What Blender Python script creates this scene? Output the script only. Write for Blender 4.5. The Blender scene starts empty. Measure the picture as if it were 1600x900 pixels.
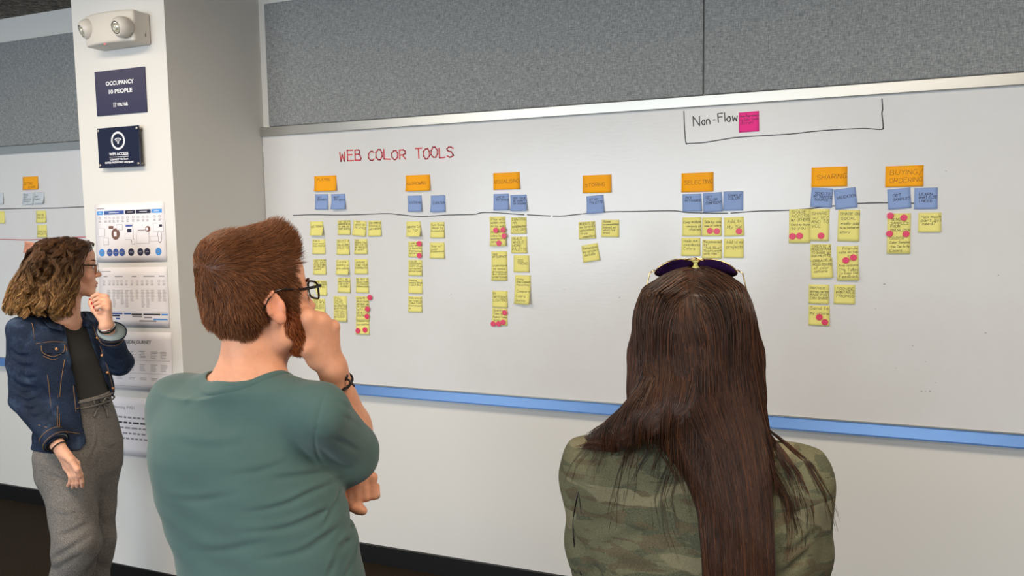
import bpy, math, random
import numpy as np
from mathutils import Vector, Matrix
random.seed(7)
RNG = np.random.default_rng(11)
SC = bpy.context.scene
COL = SC.collection

# ------------------------------------------------------------------ camera, world, lights, exposure
F_PX = 1210.0
CAM_H = 1.6812
CAM_D = 3.1706
YAW, PITCH, ROLL = -0.383364, -0.0869169, -0.0155033
def _camrows():
    cy, sy = math.cos(YAW), math.sin(YAW); cp, sp = math.cos(PITCH), math.sin(PITCH)
    f = np.array([sy*cp, cy*cp, sp]); r = np.array([cy, -sy, 0.0]); u = np.cross(r, f)
    cr, sr = math.cos(ROLL), math.sin(ROLL)
    return cr*r + sr*u, -sr*r + cr*u, f
CR, CU, CF = _camrows()
CAM_POS = np.array([0.0, -CAM_D, CAM_H])
cam_data = bpy.data.cameras.new('camera')
cam = bpy.data.objects.new('camera', cam_data); COL.objects.link(cam)
cam_data.sensor_width = 36.0; cam_data.lens = F_PX/1600*36.0; cam_data.clip_start = 0.05
M = Matrix.Identity(4)
for i in range(3):
    M[i][0], M[i][1], M[i][2], M[i][3] = CR[i], CU[i], -CF[i], CAM_POS[i]
cam.matrix_world = M
SC.camera = cam
SC.view_settings.view_transform = 'Standard'
SC.view_settings.look = 'None'
SC.view_settings.exposure = 0.16
SC.view_settings.gamma = 1.0
SC.view_settings.use_curve_mapping = False

world = bpy.data.worlds.new('world'); SC.world = world
world.use_nodes = True
bg = world.node_tree.nodes['Background']
bg.inputs['Color'].default_value = (0.72, 0.86, 1.0, 1); bg.inputs['Strength'].default_value = 0.50

def area(name, loc, target, sx, sy, power, color):
    l = bpy.data.lights.new(name, 'AREA'); l.shape = 'RECTANGLE'; l.size = sx; l.size_y = sy
    l.energy = power; l.color = color
    o = bpy.data.objects.new(name, l); COL.objects.link(o)
    o.location = loc
    d = Vector(target) - Vector(loc)
    o.rotation_euler = d.to_track_quat('-Z', 'Y').to_euler()
    return o
# daylight from the window bank behind the viewer, the ceiling troffers, and one added ceiling lamp
area('window_daylight', (-2.4, -7.6, 1.75), (-1.2, 0, 1.5), 5.0, 1.7, 215, (0.84, 0.93, 1.0))
area('ceiling_troffer', (-2.4, -2.0, 2.86), (-2.4, -2.0, 0), 1.2, 0.6, 36, (1.0, 0.85, 0.67))
area('ceiling_troffer', (0.6, -2.2, 2.86), (0.6, -2.2, 0), 1.2, 0.6, 40, (1.0, 0.86, 0.69))
area('ceiling_troffer', (-0.8, -4.6, 2.86), (-0.8, -4.6, 0), 1.2, 0.6, 52, (1.0, 0.86, 0.69))

area('ceiling_troffer', (-4.3, -1.9, 2.86), (-4.3, -1.9, 0), 1.2, 0.6, 18, (1.0, 0.86, 0.69))  # unseen lamp, added to warm the pillar's foot and the left board

# ------------------------------------------------------------------ helpers
def ray(px, py):
    return CF + CR*((px-800)/F_PX) - CU*((py-450)/F_PX)
def on_plane(px, py, y=0.0):
    """world (x, z) where the sight line of a photo pixel meets the vertical plane at depth y"""
    d = ray(px, py); t = (y+CAM_D)/d[1]
    p = CAM_POS + d*t
    return p[0], p[2]
def at(px, py, depth):
    """world point seen at a photo pixel, 'depth' metres ahead of the viewer"""
    return CAM_POS + ray(px, py)*depth

def link(o, parent=None):
    COL.objects.link(o)
    if parent is not None: o.parent = parent
    return o
def tag(o, label=None, cat=None, group=None, kind=None):
    if label: o['label'] = label
    if cat: o['category'] = cat
    if group: o['group'] = group
    if kind: o['kind'] = kind
    return o
def empty(name, loc, label=None, cat=None, group=None):
    o = bpy.data.objects.new(name, None); o.empty_display_size = 0.05
    COL.objects.link(o); o.location = loc
    return tag(o, label, cat, group)
def wloc(o):
    p = np.zeros(3)
    while o is not None: p = p + np.array(o.location); o = o.parent
    return p
def mesh_obj(name, verts, faces, mat=None, parent=None, smooth=False, loc=None):
    """verts in world space; the object's origin is put at loc (default: its parent's place)"""
    v = np.asarray(verts, dtype=float).reshape(-1, 3)
    org = np.zeros(3)
    if loc is not None: org = np.asarray(loc, float)
    elif parent is not None: org = wloc(parent)
    me = bpy.data.meshes.new(name)
    me.from_pydata((v-org).tolist(), [], [list(map(int, f)) for f in faces])
    if smooth: me.polygons.foreach_set('use_smooth', np.ones(len(me.polygons), bool))
    me.update()
    o = bpy.data.objects.new(name, me)
    mats = mat if isinstance(mat, (list, tuple)) else [mat]
    for m in mats:
        if m is not None: me.materials.append(m)
    COL.objects.link(o)
    if parent is not None:
        o.parent = parent
        o.location = org - wloc(parent)
    else: o.location = org
    return o
class MB:
    """collects simple solids into one mesh"""
    def __init__(s): s.v = []; s.f = []
    def add(s, v, f):
        n = len(s.v); s.v += [tuple(map(float, p)) for p in v]; s.f += [tuple(i+n for i in q) for q in f]; return s
    def box(s, x0, x1, y0, y1, z0, z1):
        v = [(x, y, z) for x in (x0, x1) for y in (y0, y1) for z in (z0, z1)]
        return s.add(v, [(0, 1, 3, 2), (4, 6, 7, 5), (0, 4, 5, 1), (2, 3, 7, 6), (0, 2, 6, 4), (1, 5, 7, 3)])
    def prism(s, prof, x0, x1):
        """closed (y, z) outline swept along x"""
        n = len(prof)
        v = [(x0, y, z) for y, z in prof] + [(x1, y, z) for y, z in prof]
        f = [tuple(range(n)), tuple(range(2*n-1, n-1, -1))] + [(i, i+n, (i+1) % n+n, (i+1) % n) for i in range(n)]
        return s.add(v, f)
    def tube(s, pts, rad, n=8, caps=True):
        pts = [np.asarray(p, float) for p in pts]; m = len(pts)
        rad = [rad]*m if np.isscalar(rad) else rad
        v = []; up = None
        for i, p in enumerate(pts):
            t = pts[min(i+1, m-1)] - pts[max(i-1, 0)]; t = t/(np.linalg.norm(t)+1e-12)
            if up is None:
                a = np.array([0, 0, 1.0]) if abs(t[2]) < .9 else np.array([1.0, 0, 0]); up = np.cross(t, a)
            up = up - t*np.dot(up, t); up /= np.linalg.norm(up)+1e-12
            w = np.cross(t, up)
            for k in range(n):
                a = 2*math.pi*k/n
                v.append(p + (up*math.cos(a)+w*math.sin(a))*rad[i])
        f = [(i*n+k, i*n+(k+1) % n, (i+1)*n+(k+1) % n, (i+1)*n+k) for i in range(m-1) for k in range(n)]
        if caps: f += [tuple(range(n-1, -1, -1)), tuple(range((m-1)*n, m*n))]
        return s.add(v, f)
    def lathe(s, c, axis, prof, n=24):
        """prof: (radius, distance along axis) pairs"""
        axis = np.asarray(axis, float); axis /= np.linalg.norm(axis)
        a = np.array([0, 0, 1.0]) if abs(axis[2]) < .9 else np.array([1.0, 0, 0])
        u = np.cross(axis, a); u /= np.linalg.norm(u); w = np.cross(axis, u); c = np.asarray(c, float)
        v = [c + axis*h + (u*math.cos(2*math.pi*k/n)+w*math.sin(2*math.pi*k/n))*max(r, 1e-5) for r, h in prof for k in range(n)]
        m = len(prof)
        f = [(i*n+k, i*n+(k+1) % n, (i+1)*n+(k+1) % n, (i+1)*n+k) for i in range(m-1) for k in range(n)]
        f += [tuple(range(n-1, -1, -1)), tuple(range((m-1)*n, m*n))]
        return s.add(v, f)
    def build(s, name, mat, parent=None, smooth=False, loc=None):
        return mesh_obj(name, s.v, s.f, mat, parent, smooth, loc)
def bevel(o, w, seg=3):
    m = o.modifiers.new('bevel', 'BEVEL'); m.width = w; m.segments = seg; m.limit_method = 'ANGLE'; m.angle_limit = 0.6
    return o

# ------------------------------------------------------------------ materials
def srgb(r, g, b):
    return tuple(((c/255)/12.92 if c <= 10 else (((c/255)+.055)/1.055)**2.4) for c in (r, g, b)) + (1,)
def mat(name, col, rough=.6, metal=0.0, spec=.5, **kw):
    m = bpy.data.materials.new(name); m.use_nodes = True
    b = m.node_tree.nodes['Principled BSDF']
    c = col if len(col) == 4 else srgb(*col)
    b.inputs['Base Color'].default_value = c; b.inputs['Roughness'].default_value = rough
    b.inputs['Metallic'].default_value = metal; b.inputs['Specular IOR Level'].default_value = spec
    for k, v in kw.items():
        b.inputs[k.replace('_', ' ')].default_value = v
    return m
def nodes(m): return m.node_tree.nodes, m.node_tree.links, m.node_tree.nodes['Principled BSDF']
def noise(m, scale, detail=4, rough=.6, coord='Object', stretch=None, dist=0.0):
    N, L, B = nodes(m)
    tc = N.new('ShaderNodeTexCoord'); n = N.new('ShaderNodeTexNoise')
    n.inputs['Scale'].default_value = scale; n.inputs['Detail'].default_value = detail; n.inputs['Roughness'].default_value = rough
    n.inputs['Distortion'].default_value = dist
    if stretch:
        mp = N.new('ShaderNodeMapping'); mp.inputs['Scale'].default_value = stretch
        L.new(tc.outputs[coord], mp.inputs['Vector']); L.new(mp.outputs['Vector'], n.inputs['Vector'])
    else: L.new(tc.outputs[coord], n.inputs['Vector'])
    return n
def ramp(m, sock, stops, interp='LINEAR'):
    N, L, B = nodes(m); r = N.new('ShaderNodeValToRGB'); e = r.color_ramp.elements
    r.color_ramp.interpolation = interp
    while len(e) < len(stops): e.new(.5)
    for k, (p, c) in enumerate(stops):
        e[k].position = p; e[k].color = c if len(c) == 4 else srgb(*c)
    L.new(sock, r.inputs['Fac']); return r
def mixc(m, fac, a, b, mode='MIX'):
    N, L, B = nodes(m); x = N.new('ShaderNodeMix'); x.data_type = 'RGBA'; x.blend_type = mode
    for s, k in ((fac, 0), (a, 6), (b, 7)):
        if hasattr(s, 'is_output') or hasattr(s, 'links'): L.new(s, x.inputs[k])
        else: x.inputs[k].default_value = s
    return x.outputs[2]
def bump(m, sock, strength=.2, dist=.002):
    N, L, B = nodes(m); b = N.new('ShaderNodeBump'); b.inputs['Strength'].default_value = strength; b.inputs['Distance'].default_value = dist
    L.new(sock, b.inputs['Height'])
    if B.inputs['Normal'].is_linked: L.new(B.inputs['Normal'].links[0].from_socket, b.inputs['Normal'])
    L.new(b.outputs['Normal'], B.inputs['Normal'])
def base(m, sock): nodes(m)[1].new(sock, nodes(m)[2].inputs['Base Color'])

MT = {}
MT['paint'] = mat('white_wall_paint', (225, 223, 219), .7, spec=.25); bump(MT['paint'], noise(MT['paint'], 160, 2).outputs['Fac'], .06, .001)
MT['board'] = mat('whiteboard_laminate', (222, 222, 222), .22, spec=.45)
n = noise(MT['board'], 2.2, 5, .7); base(MT['board'], ramp(MT['board'], n.outputs['Fac'], [(.3, (219, 218, 217)), (.7, (225, 225, 226))]).outputs['Color'])
bump(MT['board'], noise(MT['board'], 40, 4, .6, stretch=(.45, 1, 2.2)).outputs['Fac'], .22, .0012)
MT['ivory'] = mat('board_rail_metal', (184, 184, 180), .36, .85)
MT['alu'] = mat('aluminium_sky_reflection', (96, 138, 200), .45, .55)  # blue of reflected daylight is put into the tray metal's base colour
bump(MT['alu'], noise(MT['alu'], 60, 3, .6, stretch=(.05, 1, 6)).outputs['Fac'], .1, .0006)
MT['felt'] = mat('grey_woven_panel_fabric', (106, 108, 107), .95, spec=.1)
n1 = noise(MT['felt'], 150, 3, .7, stretch=(1.8, 1, .3)); n2 = noise(MT['felt'], 150, 3, .7, stretch=(.3, 1, 1.8))
f_ = mixc(MT['felt'], .5, n1.outputs['Fac'], n2.outputs['Fac'])
base(MT['felt'], ramp(MT['felt'], f_, [(.36, (110, 114, 116)), (.5, (142, 145, 146)), (.64, (174, 176, 176))]).outputs['Color'])
bump(MT['felt'], f_, .4, .002)
MT['carpet'] = mat('dark_brown_carpet', (44, 36, 29), .95, spec=.1)
n = noise(MT['carpet'], 220, 3, .8); base(MT['carpet'], ramp(MT['carpet'], n.outputs['Fac'], [(.35, (30, 25, 20)), (.65, (60, 50, 40))]).outputs['Color']); bump(MT['carpet'], n.outputs['Fac'], .7, .006)
MT['black'] = mat('black_rubber_base', (16, 15, 16), .45)
MT['popcorn'] = mat('sprayed_grey_ceiling', (132, 124, 114), .95, spec=.1)
n = noise(MT['popcorn'], 42, 5, .75); base(MT['popcorn'], ramp(MT['popcorn'], n.outputs['Fac'], [(.34, (70, 66, 62)), (.52, (138, 130, 120)), (.7, (190, 182, 170))]).outputs['Color']); bump(MT['popcorn'], n.outputs['Fac'], 1.0, .03)

def note_mat(name, c):
    m = mat(name, c, .75, spec=.2); return m
MT['yellow'] = note_mat('yellow_note_paper', (238, 229, 138))
MT['orange'] = note_mat('orange_note_paper', (255, 174, 34))
MT['blue'] = note_mat('blue_note_paper', (142, 166, 214))
MT['pink'] = note_mat('hot_pink_note_paper', (247, 62, 150))
MT['pale'] = note_mat('pale_blue_note_paper', (205, 214, 222))
MT['salmon'] = note_mat('salmon_note_paper', (250, 170, 140))
MT['dot'] = mat('pink_sticker', (226, 54, 100), .4)
MT['ink'] = mat('black_pen_ink', (40, 36, 34), .6)
MT['ink_blue'] = mat('dark_ink_on_blue', (36, 42, 66), .6)
MT['ink_brown'] = mat('dark_ink_on_orange', (84, 46, 20), .6)
MT['marker_black'] = mat('black_marker', (58, 60, 64), .5)
MT['marker_red'] = mat('red_marker', (205, 66, 74), .5)
MT['paper'] = mat('white_print_paper', (238, 234, 238), .7, spec=.2)
MT['navy'] = mat('navy_sign_face', (38, 38, 76), .4)
MT['navy_gloss'] = mat('navy_acrylic', (20, 22, 52), .12)
MT['white_ink'] = mat('white_sign_print', (238, 238, 242), .5)
MT['steel'] = mat('brushed_steel', (190, 186, 178), .3, .9)
MT['light_plastic'] = mat('warm_white_plastic', (214, 208, 199), .42)
MT['dark_plastic'] = mat('dark_reflector_ring', (74, 68, 62), .35)
MT['reflector'] = mat('lamp_reflector', (240, 234, 214), .12, .6)
MT['led'] = mat('red_indicator', (255, 60, 70), .3); MT['led'].node_tree.nodes['Principled BSDF'].inputs['Emission Color'].default_value = (1, .08, .1, 1); MT['led'].node_tree.nodes['Principled BSDF'].inputs['Emission Strength'].default_value = 1.5

# ------------------------------------------------------------------ the room
Y_WALL = 0.014
Y_PIL = -CAM_D + 2.582
XR = 2.7; XL = -6.5; YB = -8.4; ZC = 2.892
def struct(name, mb, m, label=None):
    o = mb.build(name, m); o['kind'] = 'structure'
    if label: o['label'] = label
    return o
struct('floor', MB().box(XL, XR, YB, Y_WALL, -.08, 0), MT['carpet'])
struct('ceiling', MB().box(XL, XR+.1, YB, Y_WALL+.1, ZC, ZC+.1), MT['popcorn'])
struct('wall_front', MB().box(XL, XR+.1, Y_WALL, Y_WALL+.12, 0, ZC), MT['paint'])
struct('wall_right', MB().box(XR, XR+.12, YB, Y_WALL, 0, ZC), MT['paint'])
PX0, PX1 = -3.152, -2.610
struct('wall_pillar', MB().box(PX0, PX1, Y_PIL, Y_WALL, 0, ZC), MT['paint'])
struct('baseboard_front', MB().box(PX1, XR, Y_WALL-.016, Y_WALL, 0, .092), MT['black'])
struct('baseboard_left', MB().box(XL, PX0, Y_WALL-.016, Y_WALL, 0, .092), MT['black'])
b_ = MB(); b_.box(PX0-.008, PX1+.008, Y_PIL-.008, Y_PIL, 0, .092); b_.box(PX1, PX1+.008, Y_PIL, Y_WALL-.02, 0, .092); b_.box(PX0-.008, PX0, Y_PIL, Y_WALL-.02, 0, .092)
struct('baseboard_pillar', b_, MT['black'])

# tack panels above the boards
def tack_panel(x0, x1, label):
    o = MB().box(x0, x1, -.006, Y_WALL-.0015, 2.162, 2.755).build('tack_panel', MT['felt'])
    bevel(o, .006, 2)
    return tag(o, label, 'acoustic panel', 'grey fabric wall panels')
xpl = on_plane(413, 6.5)[0]
XSEAM = -0.451
tack_panel(xpl, XSEAM-.002, 'long grey woven fabric wall panel right of the white pillar')
tack_panel(XSEAM+.002, XR-.02, 'grey fabric wall panel at far right, beyond the vertical seam')
tack_panel(-5.6, PX0-.03, 'grey fabric wall panel left of the white pillar')

# whiteboards: board sheet, top rail, marker tray, and what is written on them
def whiteboard(x0, x1, label):
    r = empty('whiteboard', ((x0+x1)/2, 0, .85), label, 'whiteboard', 'wall-long whiteboards')
    MB().box(x0, x1, 0, Y_WALL, .88, 2.12).build('board_sheet', MT['board'], r)
    rail = MB().box(x0, x1, -.016, Y_WALL, 2.116, 2.160).build('top_rail', MT['ivory'], r); bevel(rail, .003, 2)
    tr = MB().prism([(Y_WALL, .897), (-.004, .897), (-.010, .893), (-.030, .858), (-.030, .852), (Y_WALL, .852)], x0, x1).build('marker_tray', MT['alu'], r)
    e = MB().box(x0, x1, -.005, 0, .896, .901).build('bottom_trim', MT['ivory'], r)
    return r
BOARD = whiteboard(PX1+.002, XR-.03, 'large whiteboard full of sticky notes right of the pillar')
BOARD2 = whiteboard(-5.6, PX0-.03, 'whiteboard with a red line at far left behind the denim jacket')
# ------------------------------------------------------------------ handwriting: a single-stroke alphabet
GLYPH = {
'A':'023962 1555','B':'0209 094958574606 4655635202','C':'6849290704224263','D':'0209 09395866644202','E':'69090262 0656','F':'690902 0656',
'G':'68492907042242636545','H':'0209 6269 0666','I':'3239','J':'6963422203','K':'0209 690562','L':'090262','M':'0209356962','N':'02096269',
'O':'492907042242646749','P':'0209 094968664505','Q':'492907042242646749 4462','R':'0209 094968664505 3562','S':'684929080726466463422203','T':'3239 0969',
'U':'090422426469','V':'093269','W':'0912375269','X':'0269 0962','Y':'093669 3632','Z':'09690262',
'a':'562604224254 5652','b':'0902 052646544202','c':'5526042252','d':'5952 562604224254','e':'04544626042252','f':'492822 0646','g':'562604224254 56513010',
'h':'0902 0526465452','i':'1612 1819','j':'262010 2829','k':'0902 460452','l':'0902','m':'0602 05263532 35566562','n':'0602 0526465452','o':'26042242544626',
'p':'0600 052646544202','q':'5650 562604224254','r':'0602 052646','s':'5616051444534202','t':'292242 0646','u':'06032242 5652','v':'062256','w':'0612355266',
'x':'0256 0652','y':'0622 5600','z':'06560252','0':'492907042242646749','1':'173932','2':'08294968040262','-':'1545','/':'0169','.':'0203','?':'08294968463534 3332',
"'":'1917','"':'1917 3937','(':'29170420',')':'092602','+':'3337 1555','&':'621729270462','!':'1915 1213',',':'1200',
}
def strokes(text, slant=0.0, jit=0.0, rng=random):
    """polylines in cap-height units; returns (lines, width)"""
    x = 0.0; out = []
    for ch in text:
        if ch == ' ': x += .55; continue
        g = GLYPH.get(ch)
        if g is None: x += .4; continue
        x_in = .43 if ch in "I" else .2 if ch in "i1'" else 0.0
        x -= x_in; wmax = 0; dy = rng.uniform(-jit, jit); sc = 1+rng.uniform(-jit, jit)
        for s in g.split():
            pts = [(int(s[i])/8.2, (int(s[i+1])-2)/7) for i in range(0, len(s)-1, 2)]
            wmax = max(wmax, max(p[0] for p in pts))
            pts = [(x+(px+rng.uniform(-jit, jit)*.5)*sc+slant*py, py*sc+dy+rng.uniform(-jit, jit)*.5) for px, py in pts]
            out.append(pts)
        x += wmax + .28
    return out, max(x-.28, .01)
def ribbon(pts, w):
    """flat ribbon quads for one 2-D polyline, one quad per segment with square ends"""
    p = np.array(pts, float); V = []; Fc = []
    for a, b in zip(p[:-1], p[1:]):
        t = b-a; L_ = np.linalg.norm(t)
        if L_ < 1e-9: continue
        t = t/L_; n = np.array([-t[1], t[0]])*w/2; e = t*w*.35; k = len(V)
        V += [a-e+n, a-e-n, b+e-n, b+e+n]; Fc.append((k, k+1, k+2, k+3))
    return (np.array(V) if V else np.zeros((0, 2))), Fc
def sub(pts, step):
    """resample a polyline so that it can follow a curved sheet"""
    o = [pts[0]]
    for a, b in zip(pts[:-1], pts[1:]):
        n = max(1, int(math.hypot(b[0]-a[0], b[1]-a[1])/step))
        o += [(a[0]+(b[0]-a[0])*k/n, a[1]+(b[1]-a[1])*k/n) for k in range(1, n+1)]
    return o
def wall_lines(lines2d, w, y, name, m, parent, step=None):
    """ribbons lying on the vertical plane y; lines2d in world (x, z)"""
    V = []; Fc = []
    for k, l in enumerate(lines2d):
        v, f = ribbon(l, w); n = len(V)
        yy = y - .00004*(k % 5)
        V += [(a, yy, b) for a, b in v]; Fc += [tuple(i+n for i in q) for q in f]
    return mesh_obj(name, V, Fc, m, parent)
def smooth_line(pts, n=6):
    """Catmull-Rom through the points"""
    p = [np.array(q, float) for q in pts]; p = [2*p[0]-p[1]] + p + [2*p[-1]-p[-2]]
    out = []
    for i in range(1, len(p)-2):
        for k in range(n):
            t = k/n
            out.append(.5*((2*p[i])+(-p[i-1]+p[i+1])*t+(2*p[i-1]-5*p[i]+4*p[i+1]-p[i+2])*t*t+(-p[i-1]+3*p[i]-3*p[i+1]+p[i+2])*t**3))
    out.append(p[-2]); return [tuple(q) for q in out]
def text2d(text, x0, z0, h, ang=0.0, stretch=1.0, slant=0.0, jit=0.03, width=None):
    ls, wd = strokes(text, slant, jit)
    if width: stretch = width/(wd*h)
    c, s = math.cos(ang), math.sin(ang); out = []
    for l in ls:
        out.append([(x0+(px*h*stretch)*c-(py*h)*s, z0+(px*h*stretch)*s+(py*h)*c) for px, py in l])
    return out

# --- marks on the main board
def px_line(pts, y=0.0): return [on_plane(a, b, y) for a, b in pts]
axis_pts = [(458,336.5),(490,335.6),(520,336),(550,335.8),(603,333.8),(625,335.6),(658.5,338.2),(701,336),(740,335),(753,332.3),(773,332.3),(806.7,334.7),(819,335.6)]
segs = [axis_pts, [(824,335.7),(845,336.8),(860,337.5)], [(864,337.5),(880,337.5),(909,334.3)], [(911,334.2),(945,331.2),(1000,330.3),(1050,329.3),(1074,332),(1105.6,333),(1137,333.2)], [(1142,333),(1183,330),(1234.4,328.4),(1264,326),(1305,321.5),(1339,318),(1387,316.8),(1428,317.5)]]
wall_lines([smooth_line(px_line(s)) for s in segs], .0042, -.0006, 'marker_line', MT['marker_black'], BOARD)
box_pts = [(1068.6,173.9),(1069.6,200),(1071.9,223),(1076,224.2),(1100,222.7),(1128,218.3),(1155,214.4),(1231.6,209.6),(1270,205.5),(1306,202.6),(1349.7,200.8),(1376,202.1),(1380,198),(1378,178),(1379,170),(1378,154.4)]
wall_lines([smooth_line(px_line(box_pts))], .004, -.0006, 'marker_bracket', MT['marker_black'], BOARD)
def px_text(text, px0, py0, px1, py1, hpx, m, name, w, parent, slant=0.0, jit=.03, grow=1.0):
    """hand lettering whose baseline runs between two points of the board"""
    a = on_plane(px0, py0); b = on_plane(px1, py1); up = on_plane(px0, py0-hpx)
    h = up[1]-a[1]; L_ = math.hypot(b[0]-a[0], b[1]-a[1]); ang = math.atan2(b[1]-a[1], b[0]-a[0])
    ls = text2d(text, a[0], a[1], h, ang, slant=slant, jit=jit, width=L_)
    return wall_lines(ls, w, -.0006, name, m, parent)
px_text('WEB', 531.5, 252, 564, 249.5, 15.5, MT['marker_red'], 'marker_writing', .0065, BOARD, jit=.06)
px_text('COLOR', 576, 250.5, 634, 248, 14.5, MT['marker_red'], 'marker_writing', .0065, BOARD, jit=.07)
px_text('TOOLS', 650, 248.5, 708, 244.5, 15, MT['marker_red'], 'marker_writing', .0065, BOARD, jit=.07)
px_text('N', 1083.5, 197, 1093.5, 196, 15.5, MT['marker_black'], 'marker_writing', .0042, BOARD)
px_text('on', 1096.5, 195.3, 1109.5, 193.6, 13, MT['marker_black'], 'marker_writing', .0042, BOARD)
px_text('-', 1114, 193, 1117.5, 192.6, 13, MT['marker_black'], 'marker_writing', .0042, BOARD)
px_text('Fl', 1122.5, 191.5, 1133, 190, 13.5, MT['marker_black'], 'marker_writing', .0042, BOARD)
px_text('ow', 1135.5, 190, 1152, 188.5, 13, MT['marker_black'], 'marker_writing', .0042, BOARD)
wall_lines([smooth_line(px_line([(-60,328),(0,326.6),(50,325.4),(90,325),(131.5,323)]))], .0048, -.0006, 'marker_line', MT['marker_black'], BOARD2)
wall_lines([smooth_line(px_line([(-60,375.5),(0,374.2),(40,375),(70,374),(100,371.5),(134.4,370.4)]))], .0048, -.0006, 'marker_line', MT['marker_red'], BOARD2)
# faint smudges and specks left by wiping
MT['speck'] = mat('old_marker_speck', (120, 118, 116), .6)
sp = MB()
for (a, b, r) in ((1426,540,1.2),(1446,565,.9),(1462,598,.8),(1540,520,1.4),(1440,611,1.3),(1446,611,1),(1453,611,1.4),(1382,444,1.6),(968,465,1.3),(882,452,.8),(1400,575,.8),(1478,267,1),(1368,483,.8),(705,460,1),(1560,430,1)):
    x, z = on_plane(a, b); s_ = r*.0018
    sp.add([(x-s_*1.4, -.0005, z-s_*.4), (x+s_, -.0005, z-s_*.6), (x+s_*1.3, -.0005, z+s_*.3), (x-s_*.6, -.0005, z+s_*.7)], [(0, 1, 2, 3)])
sp.build('smudge_pattern', MT['speck'], BOARD)

# ------------------------------------------------------------------ sticky notes
def sticky(cx, cy, w, h, rot, color, lines, label, ts=.155, curl=.004, group=None, skew=0.0, top=.1, left=.07, lift=0.0, board_y=0.0, align='l', pen=.00115):
    """cx, cy, w, h: photo pixels of the note's middle and size; lines: what is written on it"""
    x, z = on_plane(cx, cy); xa = on_plane(cx-w/2, cy)[0]; xb = on_plane(cx+w/2, cy)[0]
    za = on_plane(cx, cy-h/2)[1]; zb = on_plane(cx, cy+h/2)[1]
    W = xb-xa; H = za-zb; a = math.radians(rot); ca, sa = math.cos(a), math.sin(a)
    rx = random.uniform(.2, .9)
    def surf(s, t, off):
        """s across, t down from the gummed top edge; off = height over the paper"""
        u = (s-.5)*W + skew*W*(.5-t); v = (.5-t)*H
        l = curl*max(t-.15, 0)**1.7/.76*(.55+.9*(s*rx+(1-s)*(1-rx)))
        return (x+u*ca-v*sa, board_y-.0009-lift-l-off, z+u*sa+v*ca)
    nx, nz = 5, 8; V = []; Fc = []
    for side in (0, 1):
        for j in range(nz+1):
            for i in range(nx+1):
                V.append(surf(i/nx, j/nz, .0003 if side else 0))
    n1 = (nx+1)*(nz+1)
    for j in range(nz):
        for i in range(nx):
            q = j*(nx+1)+i
            Fc.append((q, q+1, q+nx+2, q+nx+1)); Fc.append((n1+q, n1+q+nx+1, n1+q+nx+2, n1+q+1))
    rim = [j for j in range(nx+1)] + [(nx+1)*(j+1)+nx for j in range(nz)] + [nz*(nx+1)+i for i in range(nx-1, -1, -1)] + [(nx+1)*j for j in range(nz-1, 0, -1)]
    for a_, b_ in zip(rim, rim[1:]+rim[:1]): Fc.append((a_, n1+a_, n1+b_, b_))
    o = mesh_obj('sticky_note', V, Fc, MT[color], None, True, loc=(x, board_y, z))
    tag(o, label, 'sticky note', group or {'yellow': 'yellow task notes', 'orange': 'orange heading notes', 'blue': 'blue step notes'}.get(color, 'notes on the left board'))
    if lines:
        ts = ts*.88
        TV = []; TF = []; k = 0
        asp = H/W
        for li, ln in enumerate(lines):
            scale = ts; ty = top + (li+.8)*ts*1.42
            if isinstance(ln, tuple): ln, ty, scale = ln
            ls, wd = strokes(ln, .08, .05)
            full = wd*scale*asp*1.0
            kx = min(1.0, (1-left-.03)/full)
            if kx < .8: scale *= max(kx/.8, .72); kx = min(1.0, (1-left-.03)/(wd*scale*asp))
            x0 = left + random.uniform(0, .05)*(kx >= .99) if align == 'l' else .5-full*kx/2
            tilt = random.uniform(-.02, .04)
            for l in ls:
                pts = [((x0+px*scale*asp*kx), ty-py*scale-tilt*px*scale) for px, py in l]
                pts = sub(pts, .12)
                v, f = ribbon([(p[0]*W, p[1]*H) for p in pts], pen)
                n = len(TV); k += 1
                TV += [surf(min(max(q[0]/W, .0), 1.0), min(max(q[1]/H, 0), 1), .00065+.00002*(k % 4)) for q in v]; TF += [tuple(i+n for i in q) for q in f]
        ink = {'blue': 'ink_blue', 'orange': 'ink_brown'}.get(color, 'ink')
        mesh_obj('handwriting', TV, TF, MT[ink], o)
    return o
def dot(px, py, rpx, label, y=-.009):
    x, z = on_plane(px, py, y); r = (on_plane(px+rpx, py, y)[0]-on_plane(px-rpx, py, y)[0])/2
    m = MB().lathe((x, y, z), (0, -1, 0), [(r, 0), (r, .0005), (r*.9, .0008)], 20)
    o = m.build('dot_sticker', MT['dot'], loc=(x, y, z))
    return tag(o, label, 'dot sticker', 'pink voting dots')

OR = dict(color='orange')
sticky(509, 286.7, 34.5, 24, 0, 'orange', [('PLAYING', .32, .17)], 'orange sticky note reading PLAYING, leftmost heading of the row', left=.12, curl=.012, skew=-.03)
sticky(653.5, 286, 38, 25, 0, 'orange', [('NARROWING', .62, .17)], 'orange sticky note reading NARROWING', left=.04, curl=.011, skew=-.02)
sticky(791.7, 283, 41.5, 26.5, 0, 'orange', [('VISUALISING', .62, .2)], 'orange sticky note reading VISUALISING', left=.03, curl=.006, skew=-.01)
sticky(933, 287.5, 45, 28, 0, 'orange', [('STORING', .65, .19)], 'orange sticky note reading STORING', left=.07, curl=.005)
sticky(1089.7, 285, 50, 30, 0, 'orange', [('SELECTING', .6, .2)], 'orange sticky note reading SELECTING', left=.09, curl=.005)
sticky(1295.7, 276.5, 56, 31, 0, 'orange', [('SHARING', .63, .23)], 'orange sticky note reading SHARING', left=.12, curl=.005)
sticky(1412.8, 275.4, 59.5, 33, 0, 'orange', [('BUYING/', .42, .23), ('ORDERING', .8, .21)], 'orange sticky note reading BUYING/ORDERING, rightmost heading', left=.11, curl=.005)
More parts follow.
